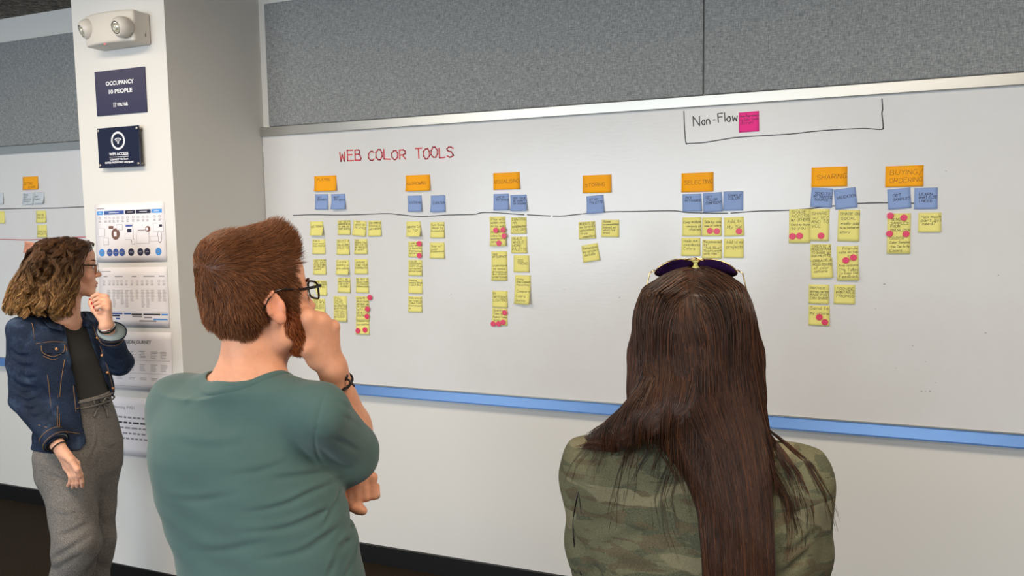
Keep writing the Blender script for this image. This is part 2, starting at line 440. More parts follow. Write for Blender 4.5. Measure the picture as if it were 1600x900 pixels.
bl = lambda cx, cy, w, h, r, lines, lab, **k: sticky(cx, cy, w, h, r, 'blue', lines, lab, **{**dict(top=.14, left=.14, ts=.13, pen=.0014), **k})
bl(503, 315.4, 20.5, 24, -1, ['GET', 'INSPIRED'], 'blue sticky note reading GET INSPIRED, leftmost of the blue notes', curl=.006)
bl(529.5, 315, 21.5, 24, 0, ['NEXT', 'ANY IDEAS'], 'curling blue sticky note reading NEXT ANY IDEAS, under PLAYING', curl=.018, skew=-.08)
bl(648.5, 318, 22, 25, 0, [('EXTREME', .5, .13)], 'blue sticky note directly below the orange NARROWING note', curl=.01, skew=-.05)
bl(684.9, 318.2, 22.5, 26, 0, [('CURATION', .52, .14)], 'blue sticky note reading CURATION', curl=.01)
bl(783.5, 315.7, 24.3, 25.8, 0, ['LIVE IN', 'MY SPACE'], 'blue sticky note reading LIVE IN MY SPACE', curl=.008)
bl(811, 317, 25.5, 25.3, 0, ['SEE TRUE', 'IN VARIETY', 'OF ROOMS'], 'blue sticky note of three lines, right of LIVE IN MY SPACE', curl=.014, skew=-.06)
bl(930.5, 319.4, 27, 28, 4, ['AT MY', 'PALETTE'], 'tilted blue sticky note alone under the orange STORING note', curl=.012)
bl(1081.5, 316.7, 30, 27.5, 0, ['PICK', 'MY FAVORITE'], 'blue sticky note reading PICK MY FAVORITE', curl=.008, skew=-.03)
bl(1113.7, 316, 30, 30, 3, ['GET', 'COLOR', 'CONFIDENT'], 'blue sticky note reading GET COLOR CONFIDENT', curl=.006, lift=.0008)
bl(1145.8, 314, 31, 30, 0, ['SAMPLE', 'COLOR'], 'blue sticky note reading SAMPLE COLOR', curl=.005, left=.22)
bl(1283.8, 309, 34, 30, -4, ['SEND TO', 'MY TRUSTED', 'SOURCE'], 'blue sticky note reading SEND TO MY TRUSTED SOURCE', curl=.006, top=.2)
bl(1321, 310, 34.5, 31.5, 6, [('VALIDATION', .5, .16)], 'tilted blue sticky note reading VALIDATION', curl=.006, left=.1)
bl(1405, 310.4, 36, 31.5, 4, [('GET', .4, .13), ('SAMPLES', .6, .13)], 'blue sticky note reading GET SAMPLES', curl=.006, left=.22)
bl(1446.6, 310, 36.5, 33, 0, ['LEARN', 'WHAT ELSE', 'I NEED'], 'blue sticky note reading LEARN WHAT ELSE I NEED, rightmost blue', curl=.005, left=.2, top=.22)
ye = lambda cx, cy, w, h, r, lines, lab, **k: sticky(cx, cy, w, h, r, 'yellow', lines, lab, **{**dict(ts=.13, top=.03), **k})
ye(495.8, 357, 20.5, 22, 0, [('SEE TRENDS', .45, .13)], 'curling yellow note reading SEE TRENDS, at top left of the yellow notes', curl=.02, skew=-.1)
ye(498.5, 385.5, 20, 23, 0, ['This is', 'your mood', 'vision inspired'], 'yellow note, second down the leftmost column, by the man\'s hair', curl=.005)
ye(500, 417, 19.5, 24, 0, ['SEE COLOR', 'HOW I WANT', 'TO DESCRIBE', 'MY PROJECT', 'HAPPY'], 'yellow note just above the man\'s glasses, five written lines', curl=.005, ts=.115)
ye(501, 450, 20, 23, 0, ['   ME MORE', '   MY DESIGN', '     OPEN'], 'yellow note partly behind the man\'s eyeglasses', curl=.005)
ye(498.5, 478.8, 19.5, 24.5, 0, ['SEE ALL', 'GIVE ME A', 'PROJECT', 'PROJECT'], 'yellow note right of the red beard, above the raised hand', curl=.006)
ye(500, 505, 19.5, 24, 0, ['SEE MORE'], 'yellow note mostly hidden behind the man\'s raised hand', curl=.004)
ye(538, 355.5, 20, 22.5, 0, ['GET IDEAS', 'FROM PROJECTS', 'IN SIMILAR', 'HOME SHAPES'], 'yellow note at top of the second column under PLAYING', curl=.005)
ye(536.5, 386, 20, 24, 0, ['SELECT A', 'COLLECTION/', 'PALETTE'], 'yellow note reading SELECT A COLLECTION/PALETTE', curl=.005, ts=.17)
ye(536, 417.5, 20.5, 23, 0, ['Curate', 'existing or', 'prior palette'], 'yellow note reading Curate existing or prior palette', curl=.014, ts=.17, skew=-.03)
ye(538, 445.5, 20, 23, 0, ['TELL ME', 'HOW TO UPDATE', 'I BE IN MY', 'JOURNEY'], 'yellow note, fourth down the second column under PLAYING', curl=.005)
ye(532.3, 482.5, 20.5, 39.5, 0, ['PULL', 'COLOR', 'FACTS,', 'INFORMATION', 'IN MY PHOTO', 'HISTORY/', 'COLORS/', 'INTERIOR'], 'tall yellow note of eight lines nearest the man\'s fingers', curl=.008, ts=.085)
ye(562.3, 356.7, 20.5, 23.5, -5, ['SEE', 'WHAT IS', 'MY STYLE'], 'tilted yellow note at top of the third column under PLAYING', curl=.008, ts=.14, left=.16)
ye(586, 357, 20.5, 24, 0, ['SEE COMPETE', 'BRANDS', 'LIKE A WEBSITE'], 'yellow note at top right of the PLAYING cluster', curl=.007, ts=.16)
ye(564.3, 385.3, 20.3, 23.5, 0, ['SEE', 'ROOMS THAT', 'RELATE TO', 'MY PROJECT', 'IF ABOUT'], 'yellow note, second down the third column under PLAYING', curl=.005, ts=.12)
ye(564.8, 416.4, 20.5, 23.5, 0, [('AROUND', .3, .12), ('THINK YOUR', .48, .12), ('COORDINATES', .64, .12)], 'yellow note, third down the third column under PLAYING', curl=.005)
ye(566.5, 445.7, 19.7, 23.5, 0, ['BE ABLE TO', 'SELECT ITEMS', 'TO CHOOSE', 'FROM MY ROOM'], 'yellow note right above the tall note with five pink dots', curl=.005)
ye(567, 482, 20.5, 38, 0, ['SHOW ME TO', 'SELECT COLORS', 'DIFFERENT AND', 'MY BRAND', 'WITH ALL', 'DETAILS FOR', 'INSPIRE'], 'tall yellow note with three pink dots down its right edge', curl=.006, ts=.095)
ye(567, 510.5, 21, 24, 0, ['Submit my', ('own palettes', .42, .13)], 'yellow note with two pink dots, lowest of the PLAYING cluster', curl=.006, ts=.15)
ye(647, 357.8, 22.5, 23.5, 0, [('MONITOR Cut', .45, .15), ('by TSP', .68, .15)], 'curling yellow note at top of the column under NARROWING', curl=.02, skew=-.08)
ye(649, 389.5, 21.3, 24.3, 0, ['Look in', 'color what is', 'a favorite,', 'from become', 'letters'], 'yellow note with two pink dots under NARROWING', curl=.005, ts=.13)
ye(649.2, 418.5, 21.5, 24.5, 0, ['COLOR', 'PERSONAL', 'COPY (From', 'our movies,', 'street book)'], 'yellow note of five lines, third under NARROWING', curl=.006, ts=.12)
ye(649.5, 447, 22, 23, 0, ['Helping', 'remove things', "I don't like"], 'yellow note, fourth under NARROWING', curl=.005)
ye(649, 475.2, 21.7, 24.5, 0, ['Add cameras', 'my room to', 'Take Color', 'Environment', 'or'], 'yellow note lowest in the column under NARROWING', curl=.006)
ye(683.8, 359.3, 22, 25, 0, ['See Some', 'ideas to', 'Incorporate'], 'yellow note right of the curling one under NARROWING', curl=.006, ts=.15, top=.08)
ye(683.5, 391.3, 23, 25, 0, [('See w/', .3, .14), ('color', .48, .13), ('Preferences', .64, .13)], 'yellow note with three lines under the CURATION column', curl=.006)
ye(778.5, 361.5, 24.5, 46, 0, ['Play with', 'multiple colors', 'on my walls', ('Access to', .56, .08), ('colors to see', .68, .08), ('swatches to my', .78, .08), ('space', .88, .08)], 'tall curling yellow note with four pink dots under VISUALISING', curl=.014, ts=.09, skew=-.08)
ye(810.8, 352.5, 24, 25.7, 0, ['CONTROL', 'MY', 'COORDINATING', ' COLORS'], 'yellow note reading CONTROL MY COORDINATING COLORS', curl=.005, ts=.17)
ye(811.5, 382.7, 24.5, 25.8, 0, ['BUILD', 'WHOLE', 'HOME', 'PALETTE'], 'yellow note reading BUILD WHOLE HOME PALETTE', curl=.005, ts=.17)
ye(780.4, 415.6, 24, 46, 0, [('SEE', .14, .06), ('MY SURFACE', .23, .065), ('understand', .52, .065), ('my space', .62, .065), ('circumstances', .72, .065), ('like choice', .81, .065), ('undertones', .9, .065)], 'tall yellow note without dots under LIVE IN MY SPACE', curl=.006)
ye(815, 412, 24.5, 26.5, 0, [('SEE', .38, .13), ('TREND', .55, .13)], 'yellow note reading SEE TREND', curl=.005, left=.25)
ye(817, 452.5, 24.5, 45, -1, [('Know', .17, .07), ('Stay Common', .27, .075), ('favorites', .37, .07), ('Compare', .6, .08), ('Colors', .76, .08), ('Quickly', .9, .08)], 'tall curling yellow note reading Compare Colors Quickly', curl=.018, left=.1)
ye(781.2, 467.5, 23.7, 26, 0, ['IN', 'DIFFERENT', 'LIGHTING'], 'yellow note reading IN DIFFERENT LIGHTING', curl=.005, ts=.17, top=.05)
ye(781, 495, 23.5, 26.5, 0, ['Quickly', 'See look', 'Against Today', 'space'], 'yellow note with four pink dots, lowest under VISUALISING', curl=.006, ts=.15)
ye(917.5, 359.7, 26, 27, 3, ['AGENTS OF', 'my brand I', 'uploaded', 'from', '   competitors'], 'yellow note of five lines under the tilted blue note', curl=.006, ts=.15)
ye(953.7, 357, 27.5, 27, -1, ['Room', 'recommendations', 'based on', "what I've", 'tried'], 'yellow note reading Room recommendations, right of STORING notes', curl=.006, ts=.13, top=.03)
ye(923, 395, 26, 27, 9, ['Remember', 'my project', 'details'], 'tilted yellow note reading Remember my project details', curl=.009, ts=.16, top=.1)
ye(1081, 354.3, 29.7, 29, 0, [('Keep multiple', .32, .14), ('   versions of', .52, .13), ('     choices', .7, .14)], 'yellow note reading Keep multiple versions of choices', curl=.007)
ye(1112.3, 354.3, 30.5, 29, 0, [('Side by side', .3, .14), ('view of colors', .5, .14)], 'yellow note reading Side by side view of colors', curl=.007, left=.12)
ye(1147, 354, 31, 29.5, 2, [('Add to', .3, .15), ('My SW', .6, .17)], 'yellow note reading Add to My SW', curl=.007, left=.14)
ye(1079.5, 385.6, 29.5, 28, 0, [('Help me', .24, .14), ('coordinate', .45, .13), ('Colors', .66, .14)], 'yellow note reading Help me coordinate Colors', curl=.007, left=.12)
ye(1112.7, 389, 30.5, 29, 0, ["'Recommended", 'by"', '"Ask Blue"', '"Good to match', 'with this"'], 'yellow note of five quoted lines in the SELECTING cluster', curl=.006, ts=.13)
ye(1146.4, 387.8, 31, 30, 0, [('Add to my', .26, .15), ('projects', .5, .16)], 'yellow note reading Add to my projects', curl=.006, left=.14)
ye(1078, 420, 29, 29, 0, ['Use my love', 'got me to'], 'yellow note above the sunglasses, left one', curl=.004, ts=.16)
ye(1113.3, 422.5, 30.5, 29, 0, ['Show me', 'user ratings'], 'yellow note reading Show me user ratings, above the sunglasses', curl=.004, ts=.15, top=.05)
ye(1249.3, 353.3, 33, 53, 0, ['SHARE', 'ACCESS', 'W/ OTHERS', 'Send my learn', 'to you'], 'tall yellow note reading SHARE ACCESS W/ OTHERS', curl=.006, ts=.095, left=.1)
ye(1280.5, 351.6, 30, 50, -1, ['SHARE', ' w/ VCC', 'AND TO', 'VCC'], 'tall yellow note reading SHARE W/ VCC AND TO VCC', curl=.006, ts=.105, top=.08, lift=.0006)
ye(1326, 352.5, 34, 49, -1, [('SHARE ON', .16, .085), ('SOCIAL', .32, .085), ('easily add', .46, .075), ('to my instagram', .6, .075), ('story', .74, .075)], 'tall yellow note reading SHARE ON SOCIAL', curl=.006, left=.1)
ye(1282, 395, 32.5, 27, 0, ['CREATE A', 'MOOD BOARD', 'TO SHARE W/', 'OUR PALETTE'], 'yellow note reading CREATE A MOOD BOARD TO SHARE', curl=.003, ts=.15)
ye(1284, 418.8, 33.5, 31, 3, ['CREATE A', 'MOOD BOARD', 'of color', 'options'], 'tilted yellow note reading CREATE A MOOD BOARD of color options', curl=.008, ts=.14, top=.05, left=.1, lift=.0025)
ye(1324.5, 411, 34, 54, 2, [('  Friends', .12, .075), ('vote on top', .22, .075), ('     color', .32, .075), ('Ann options', .6, .08), ('The Tallies', .72, .08), ('To Easy Get', .82, .08), ('Feedback', .92, .08)], 'tall yellow note reading Friends vote on top color', curl=.01, left=.1)
ye(1279.4, 459.6, 32, 30, 0, ['PROVIDE', 'BEFORE/AFTER', 'IMAGE FOR I', 'CAN SHARE'], 'yellow note reading PROVIDE BEFORE/AFTER IMAGE', curl=.005, ts=.14, top=.1)
ye(1319.4, 460, 33, 30, 0, ['PROVIDE', 'PRINTABLE', 'PRICINGS'], 'yellow note reading PROVIDE PRINTABLE PRICINGS', curl=.004, ts=.15, top=.12, left=.1)
ye(1279.8, 493, 33, 31, 0, [('Send to', .2, .15), ('my phone', .44, .15)], 'yellow note with two pink dots reading Send to my phone', curl=.005)
ye(1404.3, 365, 36.5, 63, 0, [('SEND', .18, .055), ('SAMPLES', .27, .058), ('FROM', .35, .055), ('VISUALIZER', .44, .055), ('ORDER', .65, .065), ('Color Samples', .75, .065), ('-The Can to My', .85, .065), ('Colors', .95, .06)], 'tall yellow note with four pink dots under BUYING/ORDERING', curl=.006, left=.12)
ye(1452.5, 347.5, 36, 30.5, 0, [('How much', .28, .14), ('paint do I', .46, .14), ('need?', .64, .14)], 'yellow note reading How much paint do I need?', curl=.007, left=.12)
sticky(1170.3, 190.5, 31.5, 31.5, 1, 'pink', ['Now Represent', 'to Color Tests', '(Error)'], 'hot pink sticky note beside the handwritten Non-Flow', ts=.14, top=.1, curl=.003, group='notes in the Non-Flow box')
D_ = [
 (577.6,464.9,3.6,'pink dot at top right corner of the tall PLAYING note'),
 (574,482.9,3.6,'second pink dot down the edge of the tall PLAYING note'),
 (573.3,494.4,3.6,'third pink dot down the edge of the tall PLAYING note'),
 (559.1,516.9,3.6,'left pink dot on the lowest note of the PLAYING cluster'),
 (570.2,515.6,3.6,'right pink dot on the lowest note of the PLAYING cluster'),
 (654.9,380.7,3.7,'upper pink dot on the note under NARROWING'),
 (655.1,399.3,3.7,'lower pink dot on the note under NARROWING'),
 (774.4,359.8,3.9,'pink dot at upper left on the tall note under VISUALISING'),
 (785.6,359.1,3.9,'pink dot at upper right on the tall note under VISUALISING'),
 (787.3,368.6,3.9,'pink dot on right edge of the tall note under VISUALISING'),
 (779.5,380,3.9,'lowest pink dot on the tall note under VISUALISING'),
 (788.3,488.7,3.9,'single upper pink dot on the lowest VISUALISING note'),
 (770.4,506,3.9,'leftmost of three bottom pink dots on the lowest VISUALISING note'),
 (778.8,506,3.9,'middle of three bottom pink dots on the lowest VISUALISING note'),
 (786,503.5,3.9,'rightmost of three bottom pink dots on the lowest VISUALISING note'),
 (1109.1,360.7,4.8,'left pink dot on the Side by side note'),
 (1120,361.3,4.8,'right pink dot on the Side by side note'),
 (1154.4,361.3,4.8,'pink dot on the Add to My SW note'),
 (1238,369.3,5.3,'left pink dot on the SHARE ACCESS note'),
 (1249.2,368.6,5.3,'right pink dot on the SHARE ACCESS note'),
 (1282.8,368.4,5.3,'pink dot on the SHARE W/ VCC note'),
 (1321.7,406.8,5.5,'left pink dot on the Friends vote note'),
 (1333.4,402.4,5.5,'right pink dot on the Friends vote note'),
 (1280.2,495.6,5.3,'left pink dot on the Send to my phone note'),
 (1288.8,503.3,5.3,'right pink dot on the Send to my phone note'),
 (1391.2,337.1,5.6,'top left pink dot on the tall BUYING/ORDERING note'),
 (1412.3,340.1,5.6,'top right pink dot on the tall BUYING/ORDERING note'),
 (1389.8,365.2,5.6,'lower left pink dot on the tall BUYING/ORDERING note'),
 (1415.7,365.6,5.6,'lower right pink dot on the tall BUYING/ORDERING note'),
]
for px, py, r, lab in D_: dot(px, py, r, lab, y=-.0145 if 'VISUALISING' in lab and 'tall' in lab else -.0085)
# notes on the board at far left
lf = 'notes on the left board'
sticky(48, 286.2, 24, 20.5, 0, 'orange', [('GETTING', .62, .16), ('     BOARD', .9, .16)], 'orange sticky note alone on the far left board', group=lf, curl=.006)
sticky(44.5, 310.3, 15.5, 18, -2, 'pale', ['SEND', 'ANY', 'IDEAS OR', 'SURVEY'], 'pale blue note under the orange one at far left, left of two', group=lf, curl=.01)
sticky(61.7, 309, 16, 18, 0, 'pale', [('ANY', .45, .14), ('THINGS', .7, .14)], 'pale blue note under the orange one at far left, right of two', group=lf, curl=.014)
sticky(-2, 310, 16, 18, 0, 'pale', None, 'pale blue note cut by the left edge of the photo', group=lf, curl=.01)
sticky(0, 339.5, 16, 19.5, 0, 'yellow', None, 'yellow note cut by the left edge of the photo', group=lf)
sticky(64.8, 338.5, 15.5, 19, 0, 'yellow', [('GIVE ME', .45, .14), ('PROJECT', .68, .14)], 'yellow note just below the black line on the left board', group=lf, curl=.007)
sticky(66, 361, 15, 19.5, 0, 'yellow', [('TOOLS IN', .6, .14), ('PROJECTS', .8, .14)], 'yellow note just above the red line on the left board', group=lf, curl=.006)
sticky(47, 387, 16.5, 18, -6, 'salmon', [('ABOUT', .3, .14), ('MATCH', .5, .14), ('TODAY', .7, .14)], 'salmon pink note above the denim-jacketed woman\'s hair', group=lf, curl=.008)

# ------------------------------------------------------------------ printed signs on the pillar
def text_verts(s, size, bold=0.0, align='CENTER', spacing=1.0):
    c = bpy.data.curves.new('tmp', 'FONT'); c.body = s; c.size = size; c.align_x = align; c.offset = bold; c.resolution_u = 3; c.space_character = spacing
    o = bpy.data.objects.new('tmp', c); COL.objects.link(o)
    dg = bpy.context.evaluated_depsgraph_get(); me = o.evaluated_get(dg).to_mesh()
    v = [tuple(p.co) for p in me.vertices]; f = [tuple(p.vertices) for p in me.polygons]
    o.evaluated_get(dg).to_mesh_clear(); bpy.data.objects.remove(o); bpy.data.curves.remove(c)
    return v, f
def print_text(mb, s, x, z, y, size, bold=0.0, align='CENTER', ang=0.0, width=None, spacing=1.0):
    v, f = text_verts(s, size, bold, align, spacing)
    k = 1.0
    if width:
        xs = [p[0] for p in v]; k = width/(max(xs)-min(xs))
    ca, sa = math.cos(ang), math.sin(ang)
    mb.add([(x+p[0]*k*ca-p[1]*sa, y, z+p[0]*k*sa+p[1]*ca) for p in v], f)
def pil(px, py): return on_plane(px, py, Y_PIL)
# occupancy sign
x0, z1 = pil(149.3, 112.5); x1, z0 = pil(230.2, 175.5)
xa = pil(153, 182)[0]
sx0, sx1 = (x0+xa)/2, pil(229, 140)[0]; sz1 = (pil(149, 113)[1]+pil(227, 104)[1])/2; sz0 = (pil(153, 182)[1]+pil(230.5, 175)[1])/2
sg = MB().box(sx0, sx1, Y_PIL-.006, Y_PIL, sz0, sz1).build('occupancy_sign', MT['navy'], loc=((sx0+sx1)/2, Y_PIL, sz0)); bevel(sg, .001, 2)
tag(sg, 'navy square sign reading OCCUPANCY 10 PEOPLE on the pillar', 'sign')
cx_ = (sx0+sx1)/2; hz = sz1-sz0; wx = sx1-sx0; ys = Y_PIL-.0068
t = MB(); print_text(t, 'OCCUPANCY', cx_, sz0+hz*.665, ys, hz*.125, .0009, width=wx*.56); print_text(t, '10 PEOPLE', cx_, sz0+hz*.475, ys, hz*.125, .0009, width=wx*.47)
t.build('sign_lettering', MT['white_ink'], sg)
t = MB(); print_text(t, 'VMLY&R', cx_+wx*.035, sz0+hz*.185, ys, hz*.098, .0008, width=wx*.225)
for i in range(2):
    for j in range(3):
        xx = cx_-wx*.15+i*wx*.033; zz = sz0+hz*.17+j*hz*.036
        t.add([(xx, ys, zz), (xx+wx*.028, ys, zz), (xx+wx*.010, ys, zz+hz*.016), (xx+wx*.028, ys, zz+hz*.03), (xx, ys, zz+hz*.03), (xx+wx*.008, ys, zz+hz*.016)], [(0, 1, 2, 5), (5, 2, 3, 4)])
t.build('sign_logo', MT['white_ink'], sg)
# wifi sign on standoffs
YW = Y_PIL-.028
def pw(px, py): return on_plane(px, py, YW)
wx0 = (pw(151.5, 200)[0]+pw(154.5, 262)[0])/2; wx1 = (pw(216, 197)[0]+pw(220, 260)[0])/2; wz1 = (pw(151.5, 200)[1]+pw(216, 196.5)[1])/2; wz0 = (pw(154.5, 262.5)[1]+pw(220, 260)[1])/2
ws = MB().box(wx0, wx1, YW, YW+.006, wz0, wz1).build('wifi_sign', MT['navy_gloss'], loc=((wx0+wx1)/2, YW, wz0)); bevel(ws, .0012, 2)
tag(ws, 'small glossy navy WIFI ACCESS sign held on four steel standoffs', 'sign')
W_ = wx1-wx0; H_ = wz1-wz0; cx_ = (wx0+wx1)/2; ys = YW-.0008
def child0(mb, name, m, par, smooth=False):
    return mb.build(name, m, par, smooth)
t = MB()
ring = []
for rr in (1.0, .78):
    ring += [(cx_+math.cos(a)*W_*.165*rr, ys, wz0+H_*.66+math.sin(a)*H_*.225*rr) for a in np.linspace(0, 2*math.pi, 36, endpoint=False)]
t.add(ring, [(i, (i+1) % 36, 36+(i+1) % 36, 36+i) for i in range(36)])
for rad in (.045, .085, .125):
    arc = []
    for r2 in (rad, rad-.02):
        arc += [(cx_+math.sin(a)*W_*r2*.9, ys, wz0+H_*.60+math.cos(a)*H_*r2*1.05) for a in np.linspace(-.85, .85, 12)]
    t.add(arc, [(i, i+1, 13+i, 12+i) for i in range(11)])
t.lathe((cx_, ys+.0004, wz0+H_*.60), (0, -1, 0), [(W_*.018, 0), (W_*.018, .0004)], 12)
print_text(t, 'WIFI ACCESS', cx_, wz0+H_*.30, ys, H_*.1, .0005, width=W_*.46)
t.box(cx_-W_*.23, cx_+W_*.23, ys, ys+.0004, wz0+H_*.255, wz0+H_*.265)
print_text(t, 'CONNECT TO: Guest', cx_, wz0+H_*.18, ys, H_*.062, .0004, width=W_*.44)
print_text(t, 'ENTER PASSWORD: vmlyrguest', cx_, wz0+H_*.105, ys, H_*.062, .0004, width=W_*.68)
child0(t, 'sign_lettering', MT['white_ink'], ws)
for sx_ in (wx0+.010, wx1-.010):
    for sz_ in (wz0+.012, wz1-.012):
        child0(MB().lathe((sx_, YW-.004, sz_), (0, 1, 0), [(.004, 0), (.0065, .0015), (.0065, .004), (.0055, .0041), (.0055, .031)], 14), 'standoff_screw', MT['steel'], ws, True)

# printed sheets taped down the pillar
MT['ink_grey'] = mat('grey_print', (150, 146, 152), .7); MT['ink_dark'] = mat('dark_print', (52, 52, 62), .7)
MT['p_navy'] = mat('navy_print', (34, 32, 62), .6); MT['p_blue'] = mat('mid_blue_print', (58, 88, 160), .6); MT['p_sky'] = mat('sky_blue_print', (76, 150, 226), .6); MT['p_skin'] = mat('brown_photo_print', (120, 84, 72), .6)
MT['tape'] = mat('clear_tape', (225, 222, 214), .25)
def sheet(tl, tr, br, bl_, label):
    c = [pil(*q) for q in (tl, tr, br, bl_)]
    o3 = np.array(c)
    def S(s, t, off=.0):
        p = o3[0]*(1-s)*(1-t)+o3[1]*s*(1-t)+o3[2]*s*t+o3[3]*(1-s)*t
        wav = .0018+.0022*math.sin(s*3.1+1)*t + .004*t*t*s
        return (p[0], Y_PIL-wav-off, p[1])
    V = []; Fc = []; nx = nz = 8; n1 = 81
    for sd in (0, 1):
        for j in range(9):
            for i in range(9): V.append(S(i/8, j/8, .0002*sd))
    for j in range(8):
        for i in range(8):
            q = j*9+i; Fc.append((q, q+1, q+10, q+9)); Fc.append((n1+q, n1+q+9, n1+q+10, n1+q+1))
    rim = list(range(9)) + [9*(j+1)+8 for j in range(8)] + [72+i for i in range(7, -1, -1)] + [9*j for j in range(7, 0, -1)]
    for a_, b_ in zip(rim, rim[1:]+rim[:1]): Fc.append((a_, n1+a_, n1+b_, b_))
    loc = S(.5, .5); o = mesh_obj('printed_sheet', V, Fc, MT['paper'], None, True, loc=loc)
    tag(o, label, 'paper sheet', 'printed sheets taped down the pillar')
    return o, S
class Print:
    def __init__(s, o, S): s.o = o; s.S = S; s.d = {}
    def rect(s, m, a0, b0, a1, b1, off=.0007):
        mb = s.d.setdefault(m, MB()); na = max(1, int((a1-a0)/.12)); 
        for i in range(na):
            u0 = a0+(a1-a0)*i/na; u1 = a0+(a1-a0)*(i+1)/na
            mb.add([s.S(u0, b0, off), s.S(u1, b0, off), s.S(u1, b1, off), s.S(u0, b1, off)], [(0, 1, 2, 3)])
    def disc(s, m, a, b, ra, rb, off=.0008, n=20):
        mb = s.d.setdefault(m, MB()); mb.add([s.S(a+ra*math.cos(2*math.pi*k/n), b+rb*math.sin(2*math.pi*k/n), off) for k in range(n)], [tuple(range(n))])
    def ringp(s, m, a, b, ra, rb, th=.25, off=.0008, n=18):
        mb = s.d.setdefault(m, MB()); v = []
        for q in (1, 1-th): v += [s.S(a+ra*q*math.cos(2*math.pi*k/n), b+rb*q*math.sin(2*math.pi*k/n), off) for k in range(n)]
        mb.add(v, [(k, (k+1) % n, n+(k+1) % n, n+k) for k in range(n)])
    def para(s, m, a0, b0, a1, nl, lh, th=.35, rag=.35):
        for i in range(nl): s.rect(m, a0, b0+i*lh, a1-(a1-a0)*random.uniform(0, rag), b0+i*lh+lh*th)
    def text(s, m, txt, a, b, h, width=None, bold=0.0, off=.0008):
        mb = s.d.setdefault(m, MB()); v, f = text_verts(txt, 1.0, bold, 'LEFT'); xs = [p[0] for p in v]; k = (width/(max(xs)-min(xs))) if width else h
        mb.add([s.S(a+p[0]*k, b-p[1]*h, off) for p in v], f)
    def done(s):
        V = []; Fc = []; mi = []
        for k, (m, mb) in enumerate(s.d.items()):
            n = len(V); V += mb.v; Fc += [tuple(i+n for i in q) for q in mb.f]; mi += [k]*len(mb.f)
        o = mesh_obj('print', V, Fc, [MT[m] for m in s.d], s.o)
        o.data.polygons.foreach_set('material_index', mi)
o, S = sheet((148.2, 319.5), (256.7, 314.5), (261.5, 408), (151.8, 409.8), 'topmost printed sheet on the pillar, with a row of blue circles')
P = Print(o, S)
P.rect('ink_grey', .035, .07, .15, .085)
for a0, a1, m in ((.035, .125, 'p_sky'), (.14, .43, 'p_blue'), (.445, .59, 'p_navy'), (.6, .81, 'p_navy'), (.82, .965, 'p_sky')):
    P.rect(m, a0, .12, a1, .185); P.rect('paper', a0+(a1-a0)*.25, .148, a1-(a1-a0)*.25, .158, .0012)
for a in (.075, .16, .22, .28, .34, .41, .48, .56, .63, .70, .76, .86, .93):
    P.ringp('ink_grey', a, .245, .017, .02, .3); P.para('ink_grey', a-.018, .285, a+.022, 3, .014, .5)
for a0, b0, a1, b1 in ((.05, .42, .14, .55), (.12, .58, .19, .7), (.44, .36, .55, .62), (.6, .5, .77, .69), (.79, .58, .9, .66), (.84, .36, .97, .5), (.53, .62, .57, .7), (.32, .36, .4, .45)):
    P.rect('ink_grey', a0-.004, b0-.004, a1+.004, b1+.005, .0006); P.rect('paper', a0, b0, a1, b1, .0010); P.para('ink_grey', a0+.01, b0+.02, a1-.01, max(1, int((b1-b0)/.035)), .03, .25)
P.disc('p_skin', .30, .52, .06, .1); P.rect('paper', .275, .48, .315, .56, .0013); P.rect('p_skin', .2, .38, .27, .43); P.disc('p_skin', .76, .45, .035, .05); P.disc('paper', .75, .45, .014, .028, .0013); P.rect('p_skin', .62, .46, .73, .47)
P.rect('p_blue', .45, .37, .545, .4, .0013); P.rect('p_navy', .47, .44, .53, .5, .0013); P.rect('p_navy', .92, .38, .96, .42, .0013); P.ringp('ink_dark', .53, .58, .02, .09, .18); P.ringp('ink_dark', .92, .58, .03, .11, .12)
for a, m in ((.09, 'p_sky'), (.205, 'p_blue'), (.295, 'p_blue'), (.385, 'p_blue'), (.515, 'p_navy'), (.645, 'p_navy'), (.74, 'p_navy'), (.895, 'p_sky')):
    P.disc(m, a, .835, .042, .066); P.rect('ink_grey', a-.022, .83, a+.022, .842, .0012)
P.done()
o, S = sheet((154.8, 418.2), (261.3, 416.9), (266, 511.5), (158.2, 509.5), 'second printed sheet down the pillar, with coloured bars at its foot')
P = Print(o, S)
P.rect('ink_grey', .03, .06, .18, .072)
for a0, a1 in ((.07, .13), (.24, .36), (.49, .56), (.66, .82), (.88, .96)): P.rect('ink_grey', a0, .145, a1, .16)
for a in (.075, .16, .22, .28, .34, .41, .49, .57, .64, .71, .78, .88, .945):
    P.ringp('ink_grey', a, .235, .016, .02, .22); P.para('ink_grey', a-.018, .27, a+.022, 3, .013, .4)
for i, a in enumerate((.14, .22, .28, .34, .41, .48, .56, .64, .71, .78, .88, .945)):
    P.para('ink_grey', a-.022, .38, a+.03, random.choice((9, 14, 11, 17)), .018, .32)
P.rect('ink_grey', .03, .745, .97, .75)
for a0, a1, b, m in ((.18, .34, .765, 'p_blue'), (.36, .46, .765, 'p_blue'), (.47, .62, .775, 'ink_dark'), (.64, .88, .775, 'ink_dark'), (.895, .985, .775, 'p_sky'), (.03, .3, .80, 'p_navy'), (.48, .62, .81, 'ink_grey'), (.65, .76, .825, 'ink_grey'), (.24, .3, .85, 'p_blue'), (.78, .98, .855, 'p_sky'), (.58, .82, .885, 'ink_grey')): P.rect(m, a0, b, a1, b+.027)
P.done()
o, S = sheet((160, 517.5), (268.4, 519.5), (270.5, 613), (164, 606.5), 'third printed sheet down the pillar, headed DECISION JOURNEY')
P = Print(o, S)
P.text('ink_dark', 'DECISION JOURNEY', .245, .20, .085, .465, .012)
